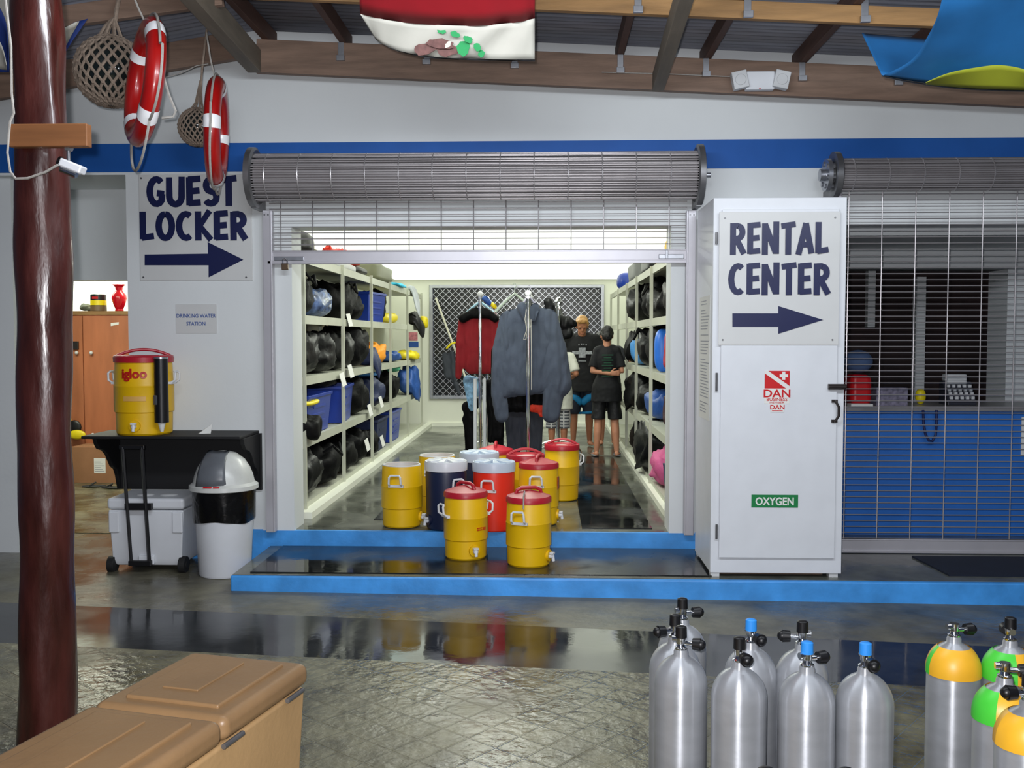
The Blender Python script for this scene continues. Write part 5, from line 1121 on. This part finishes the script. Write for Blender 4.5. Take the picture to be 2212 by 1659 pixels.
B('dive_bag', 'black bag with straps in the second bay, right middle shelf', 'bag', 1, 2, 11.2, .6, .5, .42, GL, 54, spill=.05, hang=.1, strap=True)
B('towel', 'crumpled light blue cloth on the right middle shelf near the people', 'cloth', 1, 2, 12.3, .7, .34, .34, M_skyfab, 55, spill=.02, amp=.3, grp='loose gear on the racks')
B('dive_bag', 'black gear heap in the third bay, right middle shelf', 'bag', 1, 2, 12.6, .6, .5, .4, BL, 56, spill=.08, hang=.2)
B('dive_bag', 'dark maroon bag at the near end of the right second shelf', 'bag', 1, 1, 9.1, .7, .5, .38, mat('maroon nylon', (54, 14, 26), .6, var=.2, bump=.3), 57)
B('dive_bag', 'blue bag in the second bay, right second shelf', 'bag', 1, 1, 10.6, .8, .5, .30, M_bluefab, 58)
B('dive_bag', 'black bag with pale end caps in the second bay of the right second shelf', 'bag', 1, 1, 11.4, .5, .5, .36, GL, 59, spill=.05, hang=.1)
B('dive_bag', 'black gear vest piled in the third bay, right second shelf', 'bag', 1, 1, 12.3, .9, .5, .42, GL, 60, spill=.10, hang=.2)
B('dive_bag', 'navy bag at the near end of the right bottom shelf', 'bag', 1, 0, 8.75, .7, .5, .36, M_navyfab, 61, spill=.02, hang=.1)
B('towel', 'pink towel heap hanging off the right bottom shelf', 'towel', 1, 0, 9.55, .75, .4, .34, M_pink, 62, spill=.06, hang=.12, amp=.3, grp='loose gear on the racks')
B('dive_bag', 'huge black bag spilling into the aisle from the right bottom shelf', 'bag', 1, 0, 10.75, 1.2, .55, .5, GL, 63, spill=.12, hang=.15)
B('dive_bag', 'black bag in the third bay of the right bottom shelf', 'bag', 1, 0, 12.2, .9, .5, .4, BL, 64, spill=.05)
# small posters on the left wall near the far end
for (u0, u1, v0, v1, m_, lb) in ((880, 902, 718, 736, mat('pink print poster', (196, 120, 130), .6, var=.4, scale=18), 'small pink and red poster on the wall beyond the left middle shelf'), (878, 904, 738, 750, mat('blue print poster', (40, 84, 160), .6), 'small blue notice under the pink poster')):
    a = P(u0, v1, YB); b_ = P(u1, v0, YB)
    g = G(); g.box(a.x, b_.x, YB-.006, YB, a.z, b_.z); tag(g.build('poster', m_, smooth=False), lb, 'poster')
# ================================================================ garment rails
def rail(label, xpx, Y0, Y1, z, capm):
    x = P(xpx, 700, Y0).x; t = thing('garment_rack', label, 'clothes rack', (x, (Y0+Y1)/2, FZ+.008)); h = z-FZ-.008; d = (Y1-Y0)/2
    g = G(); g.cyl((0, -d-.06, h-.04), (0, d+.06, h-.04), .016, n=14); g.build('top_rail', M_chrome, t)
    for s in (-1, 1):
        g = G(); g.cyl((0, s*d, .06), (0, s*d, h-.0), .019, n=16); p_ = g.build('post', M_chrome, t)
        g = G(); g.ell((0, s*d, h+.0), .034, 16, 10); g.build('end_cap', capm, p_)
        g = G(); g.tube([(-.30, s*d, .035)]+[(-.30*math.cos(PI*k/12), s*d, .035+.19*math.sin(PI*k/12)) for k in range(1, 12)]+[(.30, s*d, .035)], .014, 8); g.build('base_hoop', M_chrome, t)
        for q in (-.3, .3): g = G(); g.cyl((q-.012, s*d, .028), (q+.012, s*d, .028), .028, n=14); g.build('caster', M_rubber, t)
    return t, x
r1, xr1 = rail('chrome rolling clothes rack with the red fleece on it', 1037, 11.0, 12.3, P(1037, 636, 11.0).z, M_off)
r2, xr2 = rail('chrome rolling clothes rack with the slate grey jacket, nearer one', 1141, 9.75, 10.75, P(1141, 634, 9.75).z, M_off)
def garment(name, label, cat, prims, Y, m, voxel=.014, flat=1.0, wr=.012, grp='clothes on the racks', seed=0, extra=None, smooth=3, par=None, cut=None):
    """prims in photo pixels at depth Y: ('c', x0,y0,x1,y1, r0,r1) radii in px, ('e', x,y,rx,ry)"""
    sc = F/Y; g = G(); pts = []
    for q in prims:
        if q[0] == 'c': a = P(q[1], q[2], Y); b_ = P(q[3], q[4], Y); g.cap(a, b_, q[5]/sc, q[6]/sc, 16)
        else: g.ell(P(q[1], q[2], Y), (q[3]/sc, q[3]/sc, q[4]/sc), 20, 14)
    g.v = [Vector((p.x, Y+(p.y-Y)*flat, p.z)) for p in g.v]
    def fn(p):
        d = noise.noise(Vector((p.x*14+seed, p.y*6, p.z*2.2)))*wr*2+noise.noise(Vector((p.x*30, 3+seed, p.z*9)))*wr
        return Vector((p.x, p.y+(d if p.y < Y else -d), p.z))
    o = bake(g, name, m, par, voxel, smooth, fn)
    if par is None: tag(o, label, cat, grp)
    return o
def hanger(label, cx, cy, w, drop, Y, m, zr_):
    c = P(cx, cy, Y); sc = F/Y; L_ = w/sc/2; dz = drop/sc; g = G()
    g.tube([(-L_, 0, -dz), (-L_*.4, 0, -dz*.35), (0, 0, 0), (L_*.4, 0, -dz*.35), (L_, 0, -dz)], .014, 8)
    g.tube([(0, 0, 0), (0, 0, .06), (.02, 0, .085), (0, 0, .11), (-.02, 0, .09)], .005, 6); g.v = [p+c for p in g.v]; return tag(g.build('clothes_hanger', m), label, 'hanger', 'clothes hangers')
Yj = 9.9
jk = thing('fleece_jacket', 'slate grey fleece jacket hanging on the nearer chrome rack', 'jacket', P(1141, 860, Yj), 0, 'clothes on the racks')
def relto(o, par): o.parent = par; o.matrix_parent_inverse = Matrix.Translation(-par.location)
o = garment('torso', '', '', [('c', u, 694 if 0 < i_ < 5 else 700, 1090+(u-1100)*1.18, 840-i_*2, 19, 21) for i_, u in enumerate((1102, 1116, 1131, 1146, 1161, 1176))]+[('c', 1112, 688, 1172, 686, 22, 22), ('c', 1128, 672, 1155, 672, 12, 12)], Yj, M_greyfab, flat=.5); o['category'] = ''; del o['category']; del o['label']; del o['group']; relto(o, jk)
for lst, sd in (([('c', 1098, 690, 1084, 760, 20, 22), ('c', 1084, 760, 1078, 850, 22, 18), ('c', 1078, 850, 1084, 898, 18, 16)], 1), ([('c', 1184, 688, 1196, 750, 22, 26), ('c', 1196, 750, 1206, 830, 28, 30), ('c', 1200, 820, 1190, 895, 26, 20), ('c', 1206, 830, 1214, 838, 24, 16)], 2)):
    o = garment('sleeve', '', '', lst, Yj-.03*sd*0, M_greyfab, flat=.5, seed=sd*5); del o['category']; del o['label']; del o['group']; relto(o, jk)
o = garment('collar', '', '', [('c', 1128, 664, 1140, 690, 12, 9), ('c', 1156, 664, 1150, 688, 10, 8)], Yj-.07, M_greyfab, flat=.6, voxel=.01); del o['category']; del o['label']; del o['group']; relto(o, jk)
g = G(); g.tube([P(u, v, Yj-.16) for u, v in ((1137, 668), (1134, 690), (1138, 712), (1132, 730), (1131, 733), (1136, 733), (1139, 716), (1146, 705), (1147, 690), (1148, 760), (1148, 842))], .004, 6); o = g.build('drawstring', M_ropew, jk); o.matrix_parent_inverse = Matrix.Translation(-jk.location)
hanger('pale plastic hanger sticking out left above the grey jacket', 1112, 634, 84, 40, Yj+.35, mat('pale grey hanger plastic', (160, 172, 160), .4), 0)
hanger('grey hanger inside the grey jacket', 1143, 640, 60, 42, Yj, mat('grey lilac hanger plastic', (150, 148, 168), .4), 0)
garment('wetsuit', 'black wetsuit jacket hanging directly behind the grey fleece', 'wetsuit', [('c', u, 740, u, 872, 20, 20) for u in (1098, 1116, 1134, 1152, 1168)]+[('c', 1078, 760, 1076, 880, 18, 18), ('c', 1076, 870, 1076, 940, 16, 14)], Yj+.28, M_blackfab, flat=.5, seed=3)
garment('trousers', 'charcoal neoprene trousers hanging below the grey jacket', 'trousers', [('c', 1104, 880, 1110, 975, 16, 15), ('c', 1158, 880, 1156, 975, 18, 15), ('c', 1108, 876, 1155, 876, 16, 16), ('c', 1130, 880, 1130, 960, 12, 10)], Yj+.48, M_dgreyfab, flat=.5, seed=8)
garment('swim_shorts', 'red and orange swim trunks under the right sleeve of the grey jacket', 'trunks', [('c', 1150, 882, 1172, 884, 9, 9), ('c', 1166, 888, 1170, 896, 7, 6)], Yj+.12, mat('red orange fabric', (206, 50, 22), .7, var=.3, scale=30), flat=.5, voxel=.01)
Yr = 11.15
rf = garment('fleece_pullover', 'dark red fleece top hanging on the farther chrome rack', 'top', [('c', u, 694, 1020+(u-1010)*.9, 792, 17, 17) for u in (1010, 1024, 1038, 1052, 1062)]+[('c', 1012, 690, 1060, 690, 18, 18), ('c', 1004, 690, 996, 745, 14, 13), ('c', 996, 745, 990, 812, 12, 8), ('c', 1070, 700, 1072, 780, 12, 10)], Yr, M_redfab, flat=.5, seed=20)
garment('wetsuit', 'black yoke of the wetsuit under the red fleece shoulders', 'wetsuit', [('c', 1000, 688, 1018, 678, 10, 10), ('c', 1018, 678, 1056, 678, 10, 10), ('c', 1056, 678, 1070, 688, 10, 9), ('c', 1022, 672, 1050, 672, 8, 8)], Yr-.06, M_blackfab, flat=.75, seed=21)
garment('patterned_shorts', 'blue and white patterned shorts below the red fleece', 'shorts', [('c', 1012, 822, 1020, 880, 13, 9), ('c', 1024, 822, 1030, 850, 10, 8)], Yr+.2, mat('blue white print', (120, 160, 190), .7, var=.6, scale=20), flat=.5, seed=22)
garment('wetsuit', 'long black wetsuit hanging at the left of the farther rack', 'wetsuit', [('c', 1016, 885, 1018, 985, 16, 13), ('c', 1010, 880, 1030, 870, 14, 12), ('c', 1005, 905, 1008, 925, 8, 6)], Yr+.35, M_blackfab, flat=.5, seed=23)
garment('wetsuit', 'long black wetsuit with split legs between the two racks', 'wetsuit', [('c', 1058, 830, 1066, 900, 12, 14), ('c', 1066, 900, 1060, 950, 13, 8), ('c', 1074, 890, 1078, 960, 14, 11), ('c', 1070, 840, 1080, 900, 10, 16)], Yr+.5, M_blackfab, flat=.5, seed=24)
for u, wh in ((1026, 'left'), (1046, 'right')):
    a = P(u, 818, Yr+.05); b_ = P(u, 985, Yr+.05); g = G(); g.cyl((a.x, a.y, FZ+.009), a, .02, n=14); tag(g.build('white_tube', M_white), wh+' white upright tube flanking the front post of the farther rack', 'tube', 'white tubes')
hanger('pale blue hanger inside the red fleece', 1037, 652, 60, 24, Yr-.03, mat('pale blue plastic', (150, 190, 210), .4), 0)
garment('mask_bag', 'blue and yellow snorkel set hooked on the farther rack rail', 'snorkel', [('c', 1048, 645, 1058, 655, 7, 6)], Yr+.1, M_bluefab, flat=.8, voxel=.01, grp='gear on the back grille')
garment('snorkel_tip', 'yellow snorkel tip beside the blue one at the rack top', 'snorkel', [('c', 1062, 656, 1069, 663, 5, 5)], Yr+.1, M_yelfab, flat=.8, voxel=.01, grp='gear on the back grille')
Yg = 12.15
r3, xr3 = rail('chrome clothes rack behind the grey jacket carrying the black vest', 1206, 11.9, 12.4, P(1206, 648, 11.9).z, M_off)
garment('buoyancy_vest', 'black buoyancy vest with silver reflectors hanging behind the grey jacket', 'vest', [('c', 1184, 652, 1196, 690, 10, 14), ('c', 1196, 690, 1215, 700, 16, 18), ('c', 1200, 720, 1225, 720, 16, 14), ('c', 1226, 690, 1240, 700, 8, 8)], Yg, M_blackglo, flat=.7, seed=30, grp='gear on the back grille')
garment('regulator', 'silver and blue regulator catching the light above the black vest', 'regulator', [('c', 1203, 652, 1208, 645, 4, 4), ('c', 1206, 660, 1214, 680, 2.5, 2.5)], Yg-.3, M_chrome, flat=.8, voxel=.008, grp='gear on the back grille')
garment('grey_wetsuit', 'grey wetsuit hanging at the left behind the red fleece', 'wetsuit', [('c', 962, 768, 968, 810, 8, 9), ('c', 976, 765, 980, 820, 7, 7), ('c', 985, 830, 992, 850, 7, 4)], 16.74, M_dgreyfab, flat=.4, seed=31, grp='gear on the back grille')
garment('yellow_hose', 'yellow hose draped over the grey wetsuit', 'hose', [('c', 965, 752, 975, 742, 2.5, 2.5), ('c', 975, 742, 985, 740, 2.5, 2.5)], 16.6, M_yelfab, flat=.8, voxel=.012, grp='gear on the back grille')
g = G(); g.cyl(P(941, 643, 16.75), P(1044, 919, 16.6), .018, n=8); tag(g.build('wooden_stick', mat('pale stick', (220, 216, 200), .6)), 'pale stick leaning against the window grille', 'stick')
# ================================================================ people
def limb(g, a, b, r0, r1): g.cap(a, b, r0, r1, 16)
def person(label, loc, rz, s, J, skin, hair, shirt_m, shorts_m, head_tilt=0, knee=.30, shirt_low=.86, short_low=.5, shorts_extra=None, wide=1.0):
    t = thing('person', label, 'person', loc, R(rz), 'people in the shop'); t.scale = (s, s, s); V = Vector
    sh = {1: V((.175*wide, .0, 1.42)), -1: V((-.175*wide, .0, 1.42))}; hp = {1: V((.09, 0, .92)), -1: V((-.09, 0, .92))}
    g = G()
    g.ell((0, 0, 1.27), (.16*wide, .10, .22), 20, 14); g.ell((0, 0, 1.08), (.138*wide, .092, .17), 20, 14); g.ell((0, .0, .95), (.16*wide, .105, .13), 20, 14)
    g.cap(sh[-1]*.8+V((0, 0, .28)), sh[1]*.8+V((0, 0, .28)), .055, .055)
    hc = J['head']; g.cap((0, .0, 1.42), hc+V((0, .015, -.08)), .058, .052)
    TM = Matrix.Rotation(R(head_tilt), 3, 'X')
    def hp_(v): return hc+TM @ V(v)
    g.ell(hc+TM @ V((0, .01, .02)), (.075, .092, .10), 20, 14, TM); g.ell(hp_((0, -.02, -.05)), (.056, .07, .07), 16, 10, TM)
    g.ell(hp_((0, -.088, -.02)), (.014, .02, .024), 10, 8); g.ell(hp_((0, -.082, -.065)), (.026, .014, .012), 10, 8); g.ell(hp_((0, -.07, -.1)), (.026, .024, .02), 10, 8)
    for q in (-1, 1): g.ell(hp_((q*.077, .01, -.01)), (.011, .022, .032), 10, 8); g.ell(hp_((q*.03, -.078, .012)), (.022, .012, .012), 10, 8)
    for q in (-1, 1):
        el, wr, hd = J['el'][q], J['wr'][q], J['hand'][q]
        limb(g, sh[q], el, .048*min(1, wide), .038*min(1, wide)); limb(g, el, wr, .038*min(1, wide), .025)
        d = (hd-wr).normalized(); sd = d.cross(V((0, 1, 0))); sd = sd.normalized() if sd.length > .1 else V((1, 0, 0)); nn_ = d.cross(sd)
        pc_ = wr+d*.05; g.cap(wr+d*.02-sd*.015, pc_+d*.03-sd*.018, .017, .016); g.cap(wr+d*.02+sd*.015, pc_+d*.03+sd*.018, .017, .016); g.cap(wr, pc_+d*.03, .02, .017)
        for f_, ln in enumerate((.062, .072, .066, .05)):
            b0 = pc_+d*.035+sd*(-.03+.02*f_); m_ = b0+d*ln*.55; g.cap(b0, m_, .0085, .008, 8); g.cap(m_, m_+d*ln*.4+nn_*ln*.3, .008, .007, 8)
        b0 = wr+d*.025-sd*.028; g.cap(b0, b0+d*.03-sd*.03, .011, .009, 8); g.cap(b0+d*.03-sd*.03, b0+d*.06-sd*.035, .009, .008, 8)
    for q in (-1, 1):
        kn, an = J['kn'][q], J['an'][q]
        limb(g, hp[q], kn, .083, .056); limb(g, kn, kn.lerp(an, .4)+V((0, .012, 0)), .052, .053); limb(g, kn.lerp(an, .4)+V((0, .012, 0)), an, .053, .034)
        fd = V((q*.18, -1, 0)).normalized(); g.cap(an+V((0, .03, -.04)), an+fd*.13+V((0, 0, -.052)), .032, .022); g.ell(an+fd*.09+V((0, 0, -.05)), (.042, .06, .024), 12, 8)
        for k_ in range(5): g.cap(an+fd*.13+V((q*(.03-.014*k_), 0, -.056)), an+fd*(.175-.01*k_)+V((q*(.034-.016*k_), 0, -.058)), .012, .009, 8)
    o = bake(g, 'body', skin, t, .0068, 4)
    # face
    for q in (-1, 1):
        g = G(); g.ell(hp_((q*.03, -.087, .012)), (.011, .006, .006), 10, 8); g.build('eye', M_black, t)
        g = G(); g.cap(hp_((q*.045, -.084, .035)), hp_((q*.016, -.09, .037)), .004, .004, 8); g.build('eyebrow', hair, t)
    g = G(); g.cap(hp_((-.02, -.094, -.066)), hp_((.02, -.094, -.066)), .0035, .0035, 8); g.build('mouth', mat('lip tone', (150, 84, 74), .5), t)
    g = G(); g.ell(hp_((0, .03, .045)), (.085, .095, .092), 20, 14); g.ell(hp_((0, .06, -.02)), (.074, .06, .075), 16, 12); g.ell(hp_((0, -.045, .092)), (.07, .05, .035), 16, 10)
    for q in (-1, 1): g.ell(hp_((q*.07, .015, .035)), (.02, .055, .05), 10, 8)
    def hf(p): return p+V((noise.noise(p*38), noise.noise(p*38+V((5, 0, 0))), noise.noise(p*38+V((0, 7, 0)))))*.007
    bake(g, 'hair', hair, t, .008, 2, hf)
    # shirt
    g = G(); g.ell((0, 0, 1.27), (.186*wide, .127, .235), 24, 14); lo = shirt_low
    wl = max(.178, .19/wide) if wide < 1 else .182; g.lathe([(0, 1.3), (.165, 1.3), (.164, 1.1), (wl+.008, .93), (wl+.016, lo+.05), (wl+.018, lo), (0, lo)], 32, None, wide*1.02, .74)
    g.cap(sh[-1]+V((.02, 0, -.0)), sh[1]+V((-.02, 0, 0)), .066, .066); g.cap((-.07, 0, 1.46), (.07, 0, 1.46), .045, .045)
    for q in (-1, 1): e = sh[q].lerp(J['el'][q], .82); g.cap(sh[q]+V((-q*.012, 0, -.0)), sh[q].lerp(e, .8), .066*min(1, wide), .064*min(1, wide)); g.cyl(sh[q].lerp(e, .3), e, .064*min(1, wide), .070*min(1, wide))
    def wf(p): d = noise.noise(V((p.x*9, p.y*9, p.z*5)))*.012+noise.noise(p*22)*.005; n_ = V((p.x, p.y, 0)); n_ = n_.normalized() if n_.length > .001 else n_; return p+n_*d
    ts = bake(g, 't_shirt', shirt_m, t, .012, 3, wf)
    # shorts
    g = G(); g.lathe([(0, lo+.08), (.165, lo+.08), (.178, .86), (.18, .80), (0, .80)], 32, None, 1, .75)
    for q in (-1, 1): kz = J['kn'][q].z; kk = hp[q].lerp(J['kn'][q], (.92-short_low)/(.92-kz)) if short_low > kz else J['kn'][q].lerp(J['an'][q], (kz-short_low)/(kz-J['an'][q].z)); a_ = hp[q]+V((0, 0, -.03)); m_ = a_.lerp(kk, .6); g.ell(a_, (.098, .098, .08)); g.cyl(a_, m_, .098, .094, 20); g.cyl(m_, kk, .094, .088 if short_low < .49 else .096, 20)
    sh_ = bake(g, 'shorts', shorts_m, t, .012, 2, wf)
    return t, ts, sh_, hp_
V = Vector
def std(q, dx=0): return None
legs = lambda sp, b=0: ({1: V((.09+sp*.5, -.015, .49)), -1: V((-.09-sp*.5, -.015, .49))}, {1: V((.09+sp, .02+b, .075)), -1: V((-.09-sp, .02-b, .075))})
# boy with his back to the yard
pz = PZ(1310, 985, FZ+.008); kn, an = legs(.045)
J = dict(head=V((0, -.02, 1.62)), el={-1: V((-.30, .06, 1.17)), 1: V((.31, .04, 1.13))}, wr={-1: V((-.10, .17, 1.05)), 1: V((.20, .15, 1.06))}, hand={-1: V((.2, .17, 1.06)), 1: V((0, .16, 1.08))}, kn=kn, an=an)
J['el'][1] = V((.20, .07, 1.15)); J['wr'][1] = V((-.03, .155, 1.12)); J['hand'][1] = V((-.2, .14, 1.13)); J['el'][-1] = V((-.20, .06, 1.15)); J['wr'][-1] = V((-.16, -.12, 1.2)); J['hand'][-1] = V((0, -.2, 1.2))
t, ts, _, _ = person('dark-haired person in black t-shirt and shorts seen from behind, hands behind back', (pz.x, pz.y, FZ+.008), 180, .95, J, M_skin, M_bhair, M_tshirt, mat('black shorts nylon', (20, 21, 25), .55, bump=.3), 20, wide=.82, shirt_low=.74, short_low=.50)
g = G()
for k in range(9):
    L_ = .05 if k % 2 else .075; g.box(-L_, L_, .134, .137, 1.36-.035*k, 1.375-.035*k)
o = g.build('shirt_print', mat('dark green shirt print', (10, 66, 42), .7), ts, smooth=False); o.location = (0, .012, 0)
for q in (-1, 1):
    g = G(); g.ell((q*.15, -.05, .012), (.055, .14, .014), 16, 8); g.tube([(q*.15-.045, -.06, .02), (q*.15, -.08, .07), (q*.15+.045, -.06, .02)], .009, 6); g.build('sandal', mat('grey sandal', (96, 98, 104), .6), t)
# blond person facing the yard
pz = PZ(1256, 962, FZ+.008); kn, an = legs(.02, .05)
J = dict(head=V((0, -.075, 1.585)), el={-1: V((-.30, .05, 1.17)), 1: V((.29, .04, 1.16))}, wr={-1: V((-.17, -.08, 1.0)), 1: V((.20, -.14, 1.05))}, hand={-1: V((-.05, -.2, .98)), 1: V((.1, -.25, 1.05))}, kn=kn, an=an)
t, ts, so, hp_ = person('blond person in black t-shirt and turquoise board shorts looking down', (pz.x, pz.y, FZ+.008), 0, 1.06, J, M_skin2, M_blond, M_tshirt, mat('dark navy board shorts', (16, 26, 44), .7), 28, wide=1.12, short_low=.42, shirt_low=.72)
g = G(); yy = -.148
for dy, (x0, x1, z0, z1) in enumerate(((-.13, .13, 1.215, 1.255), (-.045, .045, 1.17, 1.30), (-.05, .05, 1.12, 1.13), (-.05, -.035, 1.33, 1.345), (-.015, 0, 1.34, 1.355), (.015, .03, 1.34, 1.355), (.045, .06, 1.33, 1.345))):
    g.box(x0, x1, yy-.002*dy-.003, yy+.01, z0, z1)
o = g.build('shirt_print', mat('pale grey shirt print', (150, 154, 160), .7, var=.35, scale=40), ts, smooth=False)
for q in (-1, 1):
    g = G(); g.cap((q*.155, -.03, .70), (q*.09, -.062, .64), .05, .056, 12); g.cap((q*.09, -.062, .64), (q*.03, -.055, .585), .056, .05, 12); g.cyl((q*.09, -.0, .46), (q*.093, .0, .425), .099, .099, 20); g.cap((q*.12, -.0, .60), (q*.12, -.02, .575), .088, .088, 16) if False else None
    bake(g, 'turquoise_panel', M_teal, so, .012, 2)
# person in the white shirt behind the grey jacket
pz = PZ(1205, 978, FZ+.008); kn, an = legs(.0)
J = dict(head=V((0, -.02, 1.60)), el={-1: V((-.27, .05, 1.17)), 1: V((.27, .05, 1.17))}, wr={-1: V((-.19, -.15, 1.1)), 1: V((.19, -.15, 1.1))}, hand={-1: V((-.05, -.28, 1.12)), 1: V((.05, -.28, 1.12))}, kn=kn, an=an)
person('person in loose white shirt and grey plaid shorts, head hidden behind the grey jacket', (pz.x, pz.y, FZ), 175, .90, J, M_skin2, M_bhair, M_wshirt, M_plaid, 15, wide=1.1, short_low=.37, shirt_low=.65)
# fourth person reaching to the right rack
pz = P(1313, 900, 14.1); kn, an = legs(.0)
J = dict(head=V((-.11, -.05, 1.56)), el={-1: V((-.24, -.05, 1.15)), 1: V((.36, -.10, 1.25))}, wr={-1: V((-.2, -.2, 1.1)), 1: V((.42, -.24, 1.10))}, hand={-1: V((-.1, -.3, 1.1)), 1: V((.5, -.4, 1.1))}, kn=kn, an=an)
t, ts, _, _ = person('person in dark grey t-shirt mostly hidden, forearm reaching to the right rack', (pz.x, 14.1, FZ+.002), 0, .95, J, M_skin, M_bhair, mat('charcoal cotton', (44, 46, 52), .85), M_tshirt, 22)
g = G(); a = J['el'][1].lerp(J['wr'][1], .85); g.cyl(a, a+(J['wr'][1]-J['el'][1]).normalized()*.025, .034, n=16); g.build('wrist_watch', M_black, t)
